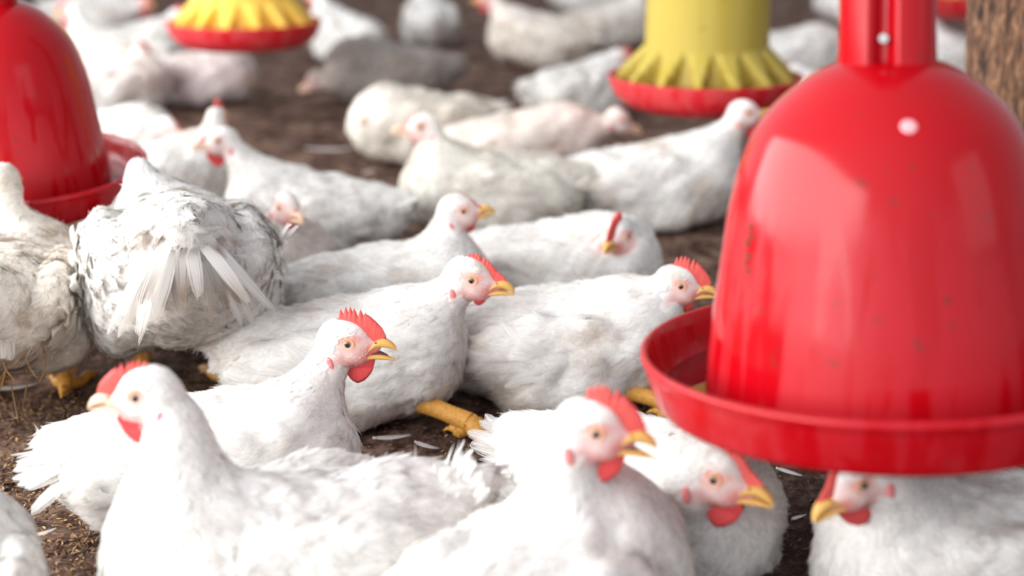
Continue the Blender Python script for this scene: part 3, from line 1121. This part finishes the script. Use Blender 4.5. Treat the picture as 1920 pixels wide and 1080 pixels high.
        for row, (Lq, zoff) in enumerate(((.105, -.018), (.075, -.002))):
            u = np.linspace(0, 1, nq)
            Qq = np.stack([(-.02 - .085 * u) * sc, np.full(nq, c[1] + sg * .012 * sc), (.108 + zoff + .035 * (1 - np.abs(u - .3)) - .025) * sc], 1)
            Pq = Qq @ bird.Rb.T + bird.tb
            d2, N2 = bird.grad(Pq); Pq = Pq - d2[:, None] * N2
            d2, N2 = bird.grad(Pq)
            fw = np.tile(bird.Rb @ np.array([-1, -.10 * sg, .02 - .25 * wing_drop]), (nq, 1)) + rg.normal(0, .06, (nq, 3))
            parts.append(lay_feathers(bird, Pq, fw, N2, Lq * sc * rg.uniform(.8, 1.1, nq), np.full(nq, .017 * sc), np.full(nq, (.010 + .002 * row) * sc), tint_at(Pq), rg,
                                      us=(0, .25, .5, .75, .92, 1), prof=(.5, .9, 1, .95, .7, .2), fray=.06, alpha=.8))
        Vp, Fp, Tp, Np, Up = merge(parts)
        link('wing', np_mesh('wing', Vp, Fp, True, [('tint', 'FLOAT_COLOR', Tp), ('vane', 'FLOAT_VECTOR', Up)], Np, .6), body, [M_FEATHER])
    # --- tail fan
    nt_ = tail_n
    a = np.linspace(-1, 1, nt_)
    root = np.stack([np.full(nt_, tail_root[0] * sc), a * tail_w * sc, (tail_root[1] - .008 * a * a) * sc], 1)
    tu = R(tail_up) + R(10) * (1 - np.abs(a)) + rg.normal(0, .06, nt_)
    ya = a * R(tail_spread) + rg.normal(0, .05, nt_)
    dirv = np.stack([-np.cos(tu) * np.cos(ya), np.cos(tu) * np.sin(ya), np.sin(tu)], 1)
    nrm = np.stack([np.sin(tu), a * .55, np.cos(tu)], 1); nrm /= np.linalg.norm(nrm, axis=1)[:, None]
    root = root @ bird.Rb.T + bird.tb; dirv = dirv @ bird.Rb.T; nrm = nrm @ bird.Rb.T
    tt_ = tint_at(root - [.03 * sc, 0, 0])
    p1 = lay_feathers(bird, root, dirv, nrm, .088 * sc * tail_len * rg.uniform(.82, 1.1, nt_), np.full(nt_, tail_w * sc), np.full(nt_, -.012 * sc), tt_, rg,
                      us=(0, .25, .5, .75, .93, 1), prof=(.45, .8, 1, 1, .75, .3), hug=False, fray=.05, alpha=.82)
    n2 = nt_ * 3
    k = rg.integers(0, nt_, n2)
    p2 = lay_feathers(bird, root[k] + rg.normal(0, .008 * sc, (n2, 3)), dirv[k] + rg.normal(0, .12, (n2, 3)), nrm[k], .055 * sc * rg.uniform(.6, 1.1, n2),
                      np.full(n2, .015 * sc), np.full(n2, .004 * sc), tint_at(root[k]), rg, hug=False)
    if tip_dirt:
        for q_ in (p1, p2):
            f_ = (np.clip((q_[4][:, 0] - .38) / .4, 0, 1) * tip_dirt * (.7 + .3 * np.sin(q_[4][:, 2] * 40)))[:, None]
            q_[2][:] = q_[2] * (1 - f_) + np.array([.20, .12, .06]) * f_
    Vp, Fp, Tp, Np, Up = merge([p1, p2])
    link('tail', np_mesh('tail', Vp, Fp, True, [('tint', 'FLOAT_COLOR', Tp), ('vane', 'FLOAT_VECTOR', Up)], Np, .6), body, [M_FEATHER])
    if straw:                                       # soiled straw caught in the fluff under the tail
        Vs, Fs = [], []
        for _ in range(46):
            p0 = np.array([(-.135 + rg.normal(0, .012)) * sc, rg.normal(.0, .022) * sc, lift + (.075 + rg.normal(0, .015)) * sc])
            d0, g0 = bird.grad(p0[None]); p0 = p0 - (d0[0] - .004) * g0[0]
            Ls = rg.uniform(.025, .06)
            dv = np.array([rg.normal(-.25, .25), rg.normal(0, .3), -1.0]); dv /= np.linalg.norm(dv)
            sw = rg.normal(0, .012, 3); sw[2] = 0
            pth = [p0 + dv * Ls * u_ + sw * u_ * u_ for u_ in np.linspace(0, 1, 6)]
            pth = [np.array([q_[0], q_[1], max(q_[2], .004)]) for q_ in pth]
            v_, f_ = tube_np(pth, [.0007, .0009, .0009, .0008, .0007, .0004], 6)
            o_ = len(Vs); Vs += list(v_); Fs += [tuple(i + o_ for i in q_) for q_ in f_]
        props(link('straw', py_mesh('straw', Vs, Fs), body, [M_STRAW]), 'brown soiled straw caught in the fluff', kind='stuff')
    # --- head furniture
    Mh = Matrix([[*(Rh[i] * hsm), ho[i]] for i in range(3)] + [[0, 0, 0, 1]])

    def put(name, me, loc_=(0, 0, 0), rot=(0, 0, 0), scl=(1, 1, 1), parent=body, mw=None):
        o = link(name, me, parent)
        M = Matrix.LocRotScale(Vector(loc_), __import__('mathutils').Euler(rot), Vector(scl))
        o.matrix_local = (Mh @ M) if mw is None else M
        return o

    put('comb', COMBS[comb], (0, 0, 0), (0, 0, 0), (1, comb_s ** .5, 1) if comb_s >= 1 else (1, 1, comb_s))
    for sg in (1, -1):
        if wattle_s > .05:
            put('wattle', WATTLE, (.9 * (1 - wattle_s), sg * .55, -1.9 * (1 - wattle_s)), (-sg * .18, 0, 0), (wattle_s, 1, wattle_s))
        e = put('eye', EYE, (0, sg * 1.36, 0), (0, 0, 0 if sg > 0 else PI))
        if lod >= 1:
            lid = link('eyelid', LID, e)
            lid.location = (0, .17, 0)
            put('earlobe', LOBE, (-1.9, sg * 1.95, -1.95), (0, -.25, 0), (.85, 1.2, .9))
    up = put('upper_beak', UPPER)
    if lod >= 2:
        for sg in (1, -1):
            o = link('nostril', NOSTRIL, up); o.location = (2.85, sg * .62, -.22); o.rotation_euler = (0, .35, -sg * .25)
    Mj = Matrix.Translation((1.2, 0, -1.6)) @ Matrix.Rotation(-R(15) * (1 - beak), 4, 'Y') @ Matrix.Translation((-1.2, 0, 1.6))
    lb = link('lower_beak', LOWER, body); lb.matrix_local = Mh @ Mj
    if pale:
        for o in (up, lb):
            o.material_slots[0].link = 'OBJECT'; o.material_slots[0].material = M_PALE
    if beak > .3:
        put('tongue', TONGUE)
    for (kn, ank, yw) in legs:
        nm = 'leg'
        lg = link(nm, foot_mesh(nm, np.array(kn), np.array(ank), R(yw), rad=leg_r * sc), body, [M_SHANK])
    return body


# ------------------------------------------------------------------ drinkers and feeders
def drinker(name, loc, rz, tilt, lean, label, group=None):
    root = empty('bell_drinker', (loc[0], loc[1], loc[2] + .26), rz)
    root.rotation_euler = (tilt, lean, rz)
    props(root, label, 'drinker', group)
    outer = smooth_prof([(.030, .5165), (.0375, .515), (.0495, .5105), (.065, .5018), (.0845, .486), (.097, .4724), (.106, .4584), (.1155, .436), (.122, .413), (.1262, .394),
                         (.130, .369), (.134, .3435), (.139, .313), (.1428, .280), (.1455, .250), (.1462, .240)], 90)
    inner = [(r - .003, z_ - .002) for r, z_ in reversed(outer)]
    bell = link('bell', lathe('bell', outer + [(.1466, .2395), (.1440, .2392)] + inner, 128), root, [M_RED])
    tr = [(.10, .2345), (.165, .2335), (.180, .2335), (.1862, .2355)] + smooth_prof([(.1890, .2395), (.1925, .251), (.1958, .263), (.1975, .2705)], 18) + \
         [(.1994, .2728), (.2006, .2760), (.2004, .2790), (.1985, .2808), (.1960, .2806), (.1944, .2785)] + smooth_prof([(.1925, .268), (.1885, .253), (.183, .2425), (.176, .2385)], 18) + [(.10, .2375)]
    tray = link('tray', lathe('tray', tr, 128, True), root, [M_RED])
    # dispenser head: two lobes with a slot between them where the valve screw sits
    sec = []
    for k in range(96):
        a = 2 * PI * k / 96
        r = .0370
        da = (a - R(252) + PI) % (2 * PI) - PI
        r -= .012 * math.exp(-(da / .22) ** 4)
        db = (a - R(310) + PI) % (2 * PI) - PI
        r += .004 * math.exp(-(db / .5) ** 2)
        sec.append((r * math.cos(a), r * math.sin(a)))
    V, F = [], []
    zs = [.470, .512, .54, .58, .63, .68, .70]
    for i, z_ in enumerate(zs):
        s_ = 1.0 + .03 * (z_ < .52) - .02 * (i / 6)
        for x, y in sec: V.append((x * s_, y * s_, z_))
    for i in range(len(zs) - 1):
        for k in range(96):
            k2 = (k + 1) % 96
            F.append((i * 96 + k, i * 96 + k2, (i + 1) * 96 + k2, (i + 1) * 96 + k))
    F.append(tuple((len(zs) - 1) * 96 + k for k in range(96)))
    link('dispenser_head', recalc(py_mesh('dispenser_head', V, F)), root, [M_RED])
    a = R(252)
    v, f = tube_np([(.024 * math.cos(a), .024 * math.sin(a), .535), (.033 * math.cos(a), .033 * math.sin(a), .535)], [.0040, .0036], 16)
    link('valve_screw', recalc(py_mesh('valve_screw', v, f, False)), root, [M_STEEL])
    # little moulding nub on the shoulder and worn raised marks on the side
    def on_bell(az, z_):
        rr = np.interp(z_, [q[1] for q in outer][::-1], [q[0] for q in outer][::-1])
        dr = (np.interp(z_ + .004, [q[1] for q in outer][::-1], [q[0] for q in outer][::-1]) - rr) / .004
        nrm = Vector((math.cos(az), math.sin(az), -dr)).normalized()
        return Vector((rr * math.cos(az), rr * math.sin(az), z_)), nrm
    p_, n_ = on_bell(R(266), .4745)
    me = ellip_mesh('moulding_nub', (0, 0, 0), (.0062, .0062, .0012), 24, 10)
    o = link('moulding_nub', me, root, [M_NUB]); o.location = p_; o.rotation_euler = n_.to_track_quat('Z', 'Y').to_euler()
    V, F = [], []
    for i, (da_, dz_, w_, h_) in enumerate(((0, 0, .004, .0022), (.02, -.007, .0045, .002), (-.01, -.013, .0035, .003), (.015, -.022, .005, .002), (0, -.028, .003, .0025), (.025, -.034, .004, .002))):
        p_, n_ = on_bell(R(203) + da_, .395 + dz_)
        q_ = n_.to_track_quat('Z', 'Y').to_matrix()
        for c in ((-1, -1, -1), (1, -1, -1), (1, 1, -1), (-1, 1, -1), (-.8, -.8, 1), (.8, -.8, 1), (.8, .8, 1), (-.8, .8, 1)):
            V.append(p_ + q_ @ Vector((c[0] * w_, c[1] * h_, c[2] * .0006)))
        o_ = i * 8
        F += [tuple(o_ + k for k in f_) for f_ in ((0, 3, 2, 1), (4, 5, 6, 7), (0, 1, 5, 4), (1, 2, 6, 5), (2, 3, 7, 6), (3, 0, 4, 7))]
    link('raised_mark', py_mesh('raised_mark', V, F, False), root, [M_NOSTRIL])
    v, f = tube_np([(0, 0, .69), (0, 0, 1.1), (0, 0, 1.7)], [.004, .004, .004], 10)
    link('hanging_cord', py_mesh('hanging_cord', v, f), root, [M_CORD])
    link('water', lathe('water', [(.1458, .2445), (.1838, .2445)], 96), root, [M_WATER])
    for ch in root.children:
        ch.location.z -= .26
    return root


def feeder(loc, rz, mat, label, rs=1.0, zs=1.0, group=None):
    root = empty('tube_feeder', loc, rz)
    props(root, label, 'feeder', group)
    tube = lathe('tube', [(.124, 0.50), (.1240, .17), (.1262, .05), (.1275, .035), (.1235, .035), (.120, .17), (.120, .5)], 96)
    link('tube', tube, root, [mat])
    # skirt of fins that parts the feed: radial blades sloping from tube to pan rim
    V, F = [], []
    nf = 15
    seg = nf * 12
    for k in range(seg):
        a = 2 * PI * k / seg
        ph = abs((k % 12) / 12 - .5) * 2                 # 0 on a fin ridge, 1 in the gap
        for u in np.linspace(0, 1, 7):
            hw = .95 - .75 * u                            # a fin is broad at the tube and narrows to the rim
            s_ = min(1, max(0, (1 - ph / hw) * 3)) if hw > 0 else 0
            r = .1255 + .055 * u * s_ + .010 * u
            z_ = .062 - .068 * u
            V.append((r * math.cos(a), r * math.sin(a), z_))
    for k in range(seg):
        for u in range(6):
            k2 = (k + 1) % seg
            F.append((k * 7 + u, k2 * 7 + u, k2 * 7 + u + 1, k * 7 + u + 1))
    sk = link('finned_skirt', recalc(py_mesh('finned_skirt', V, F, False)), root, [mat])
    md = sk.modifiers.new('thick', 'SOLIDIFY'); md.thickness = .003; md.offset = 0
    pan = lathe('pan', [(0, -.066), (.13, -.066), (.152, -.062), (.172, -.051), (.186, -.036), (.1945, -.018), (.1985, -.003), (.2, .0015), (.1975, .003), (.193, -.004), (.181, -.034),
                        (.165, -.047), (.15, -.054), (0, -.056)], 96)
    link('pan', pan, root, [M_RED_PAN])
    fd = lathe('feed', [(0, -.03), (.10, -.028), (.15, -.034), (.178, -.036)], 64)
    link('feed', fd, root, [M_FEED])
    v, f = tube_np([(0, 0, -.05), (0, 0, .8), (0, 0, 1.6)], [.003, .003, .003], 8)
    link('hanging_cord', py_mesh('hanging_cord', v, f), root, [M_CORD])
    root.scale = (rs, rs, zs)
    return root


drinker('bell_drinker', (.3088, 1.1184, 0), 0, R(-3.5), R(-2.6), 'large red plastic bell drinker hanging in front at the right, dusty and streaked', 'red bell drinkers')
drinker('bell_drinker', (-.742, 2.053, -.04), R(20), R(5), 0, 'red plastic bell drinker hanging at the left edge behind two standing chickens', 'red bell drinkers')
feeder((.3977, 2.925, .238), R(6), M_YELLOW, 'lemon yellow tube feeder with red pan, left of the big red bell drinker', group='yellow tube feeders')
feeder((-.695, 3.736, .259), R(14), M_ORANGE, 'warm orange-yellow tube feeder with red pan hanging at the upper left', group='yellow tube feeders')
P3 = at(1775, 12, 4.3)
feeder((P3[0] + .02, P3[1], P3[2] + .04), R(3), M_YELLOW, 'feeder with red pan half hidden behind the bark-covered post', group='yellow tube feeders')


def post():
    """round timber post with its bark on"""
    base = gnd(1893, 520)
    seg, rows = 120, 160
    nA = sines(91, 14, .018); nB = sines(92, 10, .06)
    V = []
    for i in range(rows):
        z_ = -.01 + 2.4 * (i / (rows - 1)) ** 1.3
        a = np.arange(seg) * 2 * PI / seg
        q = np.stack([np.cos(a) * .1, np.sin(a) * .1, np.full(seg, z_ * .3)], 1)
        r = .100 + .0022 * nA(q) + .003 * nB(q) + .02 * math.exp(-z_ / .12)
        V.append(np.stack([np.cos(a) * r, np.sin(a) * r, np.full(seg, z_)], 1))
    V = np.concatenate(V)
    i = np.arange(rows - 1)[:, None] * seg; k = np.arange(seg)[None]; k2 = (k + 1) % seg
    F = np.stack([i + k, i + k2, i + seg + k2, i + seg + k], -1).reshape(-1, 4)
    o = link('wooden_post', np_mesh('wooden_post', V, F), mats=[M_BARK])
    o.location = (base[0], base[1], 0)
    props(o, 'rough bark-covered wooden post behind the big red drinker', 'post')


post()

# ------------------------------------------------------------------ the flock
# in front
chicken('white chicken with open beak and red comb, sitting in sharp focus, facing right', (434, 985), 8, (657, 637), hy=-4, hp=2, sc=.97, hsc=1.0, neck_r=.88, flush=1.2, dd=.03, tail_len=1.1, tail_n=20, lod=3, beak=1.0, comb=0,
        dirt=.05, tail_up=-4, tail_spread=48, pitch=4)
chicken('brightly lit white chicken sitting in front facing left, pale beak and pink comb', (532, 1195), 196, (264, 734), hy=178, hp=-5, sc=1.06, dd=.03, pale=True, flush=.7, hsc=1.0, neck_r=1.12, lod=2, comb=0, comb_s=.8, tail_len=.8,
        dirt=.04, tail_up=58, tail_w=.018, tail_n=18, pitch=0)
chicken('white chicken at the bottom centre seen from behind, head turned right, dark red wattle', (1030, 1300), 52, (1120, 800), hy=-8, hp=-4, sc=1.1, hsc=1.02, lod=2, comb=0, beak=.75,
        dirt=.03, dd=-.085, tail_up=20)
chicken('white chicken looking down beside the drinker tray, yellow beak pointing to lower right', (1215, 1072), -42, (1352, 887), hy=-30, hp=-8, sc=1.0, hsc=1.06, dd=-.045, lod=2, comb=1,
        dirt=.10, tail_up=22)
chicken('white chicken half under the red drinker tray, facing left with lowered beak', (1790, 1190), 190, (1597, 897), hy=205, hp=-28, sc=1.0, hsc=.97, dd=-.045, lod=2, comb=1, dirt=.15, tail_up=20)
chicken('white chicken cut off by the bottom left corner, only its back showing', (-88, 1290), 100, None, sc=.95, lod=2, dirt=.12)
# left, standing
chicken('soiled standing chicken at the left edge, rear view, straw stuck under its tail', (40, 742), 96, (8, 345), hy=100, hp=0, sc=1.12, hsc=1.35, lod=2, lift=.05, pitch=-3, lying=False,
        dirt=.4, rear=.6, tone=(1, .97, .925), tail_up=-40, straw=True, tip_dirt=.5, comb=3, legs=(((0, .05, .085), (.01, .055, .012), 0), ((0, -.05, .085), (.01, -.055, .012), 0)))
chicken('white standing chicken seen from behind with brown-tipped tail feathers hanging down', (350, 730), 106, (262, 335), hy=110, hp=-30, sc=1.33, hsc=1.1, lod=2, lift=.065, pitch=-13, lying=False,
        dirt=.06, rear=.2, tail_up=-48, tail_len=1.7, tail_root=(-.178, .15), tail_w=.016, tail_n=26, tip_dirt=1.0, comb=3, legs=(((0, .05, .085), (.01, .055, .012), 0), ((0, -.05, .085), (.01, -.055, .012), 0)))
chicken('white chicken behind the tail-on standing one, facing left, dark red wattle', (572, 475), 172, (410, 262), hy=190, hp=-4, sc=1.0, lod=1, comb=1, comb_s=.6, flush=.4, pale=True, dirt=.15, tail_up=35)
chicken('chicken facing away, red comb tip showing above the head in front of it', (318, 420), 35, (408, 220), hy=80, hp=5, sc=1.05, hsc=1.0, lod=1, comb=0, dirt=.15)
chicken('white chicken with pale beak looking right, beside the left drinker', (225, 330), -15, (318, 240), hy=-20, hp=-12, sc=1.0, pale=True, flush=.35, lod=1, comb=3, dirt=.15, wattle_s=.4)
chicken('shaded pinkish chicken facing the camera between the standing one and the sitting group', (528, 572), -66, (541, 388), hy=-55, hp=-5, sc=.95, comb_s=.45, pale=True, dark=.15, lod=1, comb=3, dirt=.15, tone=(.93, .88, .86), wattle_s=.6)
# middle
chicken('large white chicken sitting behind the sharp one, orange face and small comb', (676, 772), -4, (890, 519), hy=-12, hp=-6, sc=1.0, hsc=1.08, tail_len=.7, lod=2, comb=1, dirt=.25, tail_up=18,
        wattle_s=.5, leg_r=.015, legs=(((.085, -.05, .035), (.145, -.07, .018), -12),))
chicken('white chicken sitting with its beak over the edge of the red tray', (1082, 742), -3, (1277, 531), hy=-8, hp=-4, sc=1.0, lod=2, comb=0, dirt=.3, tail_up=2, wattle_s=.7, leg_r=.014,
        legs=(((.06, -.055, .03), (.12, -.07, .018), -8),))
chicken('white chicken with yellow beak looking right, lying behind the large sitting one', (755, 645), 3, (865, 392), hy=12, hp=5, sc=1.0, lod=2, comb=3, dirt=.2, wattle_s=.6)
chicken('white chicken with upright red comb turning its face to the camera', (1070, 590), -5, (1160, 440), hy=238, hp=-6, sc=1.0, dd=-.03, lod=2, comb=0, dirt=.15, tail_up=45, wattle_s=.6)
chicken('cream white chicken sitting upright facing left, pink face, in the middle distance', (900, 438), 188, (787, 236), hy=190, hp=2, sc=1.08, pale=True, flush=.6, lod=1, comb=3, dirt=.2, tone=(1, .985, .94), wattle_s=.4)
chicken('fluffy cream chicken with its head tucked low, behind the upright one', (775, 300), 200, (700, 205), hy=230, hp=-20, sc=1.1, pale=True, flush=.25, lod=1, comb=3, dirt=.2, tone=(1, .975, .92), wattle_s=.3)
chicken('white chicken with a pinkish bare back, lying between the upright one and the feeder', (1000, 340), 10, (1165, 225), hy=0, hp=-20, sc=1.05, pale=True, flush=.4, lod=1, comb=3, dirt=.35, tone=(1, .95, .92), wattle_s=.3)
chicken('white chicken lying with its neck raised behind the big red drinker', (1248, 416), 5, (1400, 210), hy=5, hp=5, sc=1.08, lod=1, comb=3, dirt=.3)
# far
chicken('white chicken feeding at the left side of the lemon yellow feeder', (1095, 220), 30, (1165, 110), hy=10, hp=-30, sc=1.0, lod=1, comb=0, dirt=.2)
chicken('chicken with shade-grey plumage lying below the far feeders', (715, 190), 185, (590, 150), hy=185, hp=-25, sc=1.15, lod=0, comb=3, wattle_s=0, pale=True, flush=.3, dirt=.3, dark=.75)
chicken('off-white chicken facing left at the top, right of the shade-grey one', (1000, 118), 170, (912, -6), hy=180, hp=-5, sc=1.15, lod=0, comb=0, dirt=.3, tone=(.97, .93, .88))
chicken('white chicken seen from behind at the top centre', (805, 78), 100, (800, -50), hy=100, sc=1.1, lod=0, dirt=.2)
chicken('white chicken stretching its neck beside the orange-yellow feeder', (640, 110), 130, (590, -10), hy=150, sc=1.1, lod=0, dirt=.2)
chicken('white chicken lying under the orange-yellow feeder with lowered head', (395, 190), 0, (445, 138), hy=0, hp=-15, sc=1.0, lod=0, comb=3, dirt=.25, tone=(.9, .85, .86))
chicken('white chicken lying just right of the left drinker, tail towards the camera', (245, 215), 60, (265, 100), hy=60, sc=1.0, lod=0, dirt=.2)
chicken('white chicken lying left of the orange-yellow feeder pan', (280, 130), 20, (335, 30), hy=0, sc=1.05, lod=0, dirt=.2)
chicken('white chicken in the upper left, nearest the left drinker dome', (205, 150), 170, None, sc=1.05, lod=0, dirt=.2)
chicken('white chicken at the top left with red comb against the floor', (190, 60), 10, (268, 5), hy=-20, sc=1.1, lod=0, comb=0, dirt=.2)
chicken('white chicken lying far behind the lemon yellow feeder, to its left', (1150, 90), 20, None, sc=1.1, lod=0, dirt=.3, tone=(.95, .92, .88))
chicken('white chicken at the top edge, far right of centre', (1085, 20), 160, None, sc=1.1, lod=0, dirt=.3)
chicken('white chicken right of the lemon yellow feeder tube with dark turned head', (1500, 150), 20, (1548, 78), hy=-60, hp=-20, sc=1.1, lod=0, comb=3, dirt=.3)
chicken('chicken pecking at the right side of the lemon yellow feeder', (1560, 270), 165, (1482, 142), hy=185, hp=-35, sc=1.05, lod=0, comb=0, dirt=.2)
chicken('white chicken beyond the drinker neck, beside the wooden post', (1790, 165), 190, None, sc=1.1, lod=0, dirt=.3)
chicken('white chicken at the top edge behind the drinker neck', (1590, 40), 150, None, sc=1.1, lod=0, dirt=.3)
chicken('white chicken at the top edge, left of the orange-yellow feeder', (420, 20), 190, None, sc=1.1, lod=0, dirt=.3)


# ------------------------------------------------------------------ moulted feathers on the litter
def loose_feather(px, py, yaw, length, label, seed):
    rg = np.random.default_rng(seed)
    n = 14
    V, F, T, U = [], [], [], []
    curl = rg.uniform(.1, .3); bow = rg.uniform(-.5, .5)
    for i in range(n):
        u = i / (n - 1)
        w = length * .10 * math.sin(PI * min(1, u * .92 + .06)) ** .7 * (.25 if u < .15 else 1)
        x = length * (u - .5); y = bow * length * .25 * (u * u - .5)
        z = .008 + length * curl * (u - .45) ** 2
        for v in (-1, 0, 1):
            V.append((x, y + v * w, z + .003 * abs(v) * (1 if v > 0 else .6))); U.append((.35 + u * .6, v * 1.6, .37 + .01 * seed)); T.append((.72, .69, .66))
    for i in range(n - 1):
        for j in range(2):
            a = i * 3 + j
            F.append((a, a + 3, a + 4, a + 1))
    o = link('loose_feather', np_mesh('loose_feather', V, F, True, [('tint', 'FLOAT_COLOR', np.array(T)), ('vane', 'FLOAT_VECTOR', np.array(U))]), mats=[M_FEATHER])
    md = o.modifiers.new('thick', 'SOLIDIFY'); md.thickness = .0006
    p = gnd(px, py); o.location = (p[0], p[1], 0); o.rotation_euler = (0, 0, R(yaw))
    props(o, label, 'feather', 'moulted white feathers on the litter')


for i, (px, py, yaw, ln, lab) in enumerate((
        (735, 835, 15, .045, 'small white feather on the dark litter below the open beak of the sharp chicken'),
        (800, 850, -40, .035, 'tiny white feather on the litter, nearest the yellow foot'),
        (1478, 900, -35, .032, 'thin white feather on the dark litter under the drinker tray'),
        (1497, 985, 40, .022, 'short white feather between the two chickens below the red tray'),
        (65, 1020, 30, .045, 'white fluff feather on the husks at the lower left'),
        (25, 740, 10, .06, 'pale feather on the litter under the soiled standing chicken'),
        (625, 288, 10, .13, 'large pale feather lying on bare floor left of the upright cream chicken'),
        (690, 330, 60, .05, 'small pale feather on bare floor close to the upright cream chicken'))):
    loose_feather(px, py, yaw, ln, lab, i)
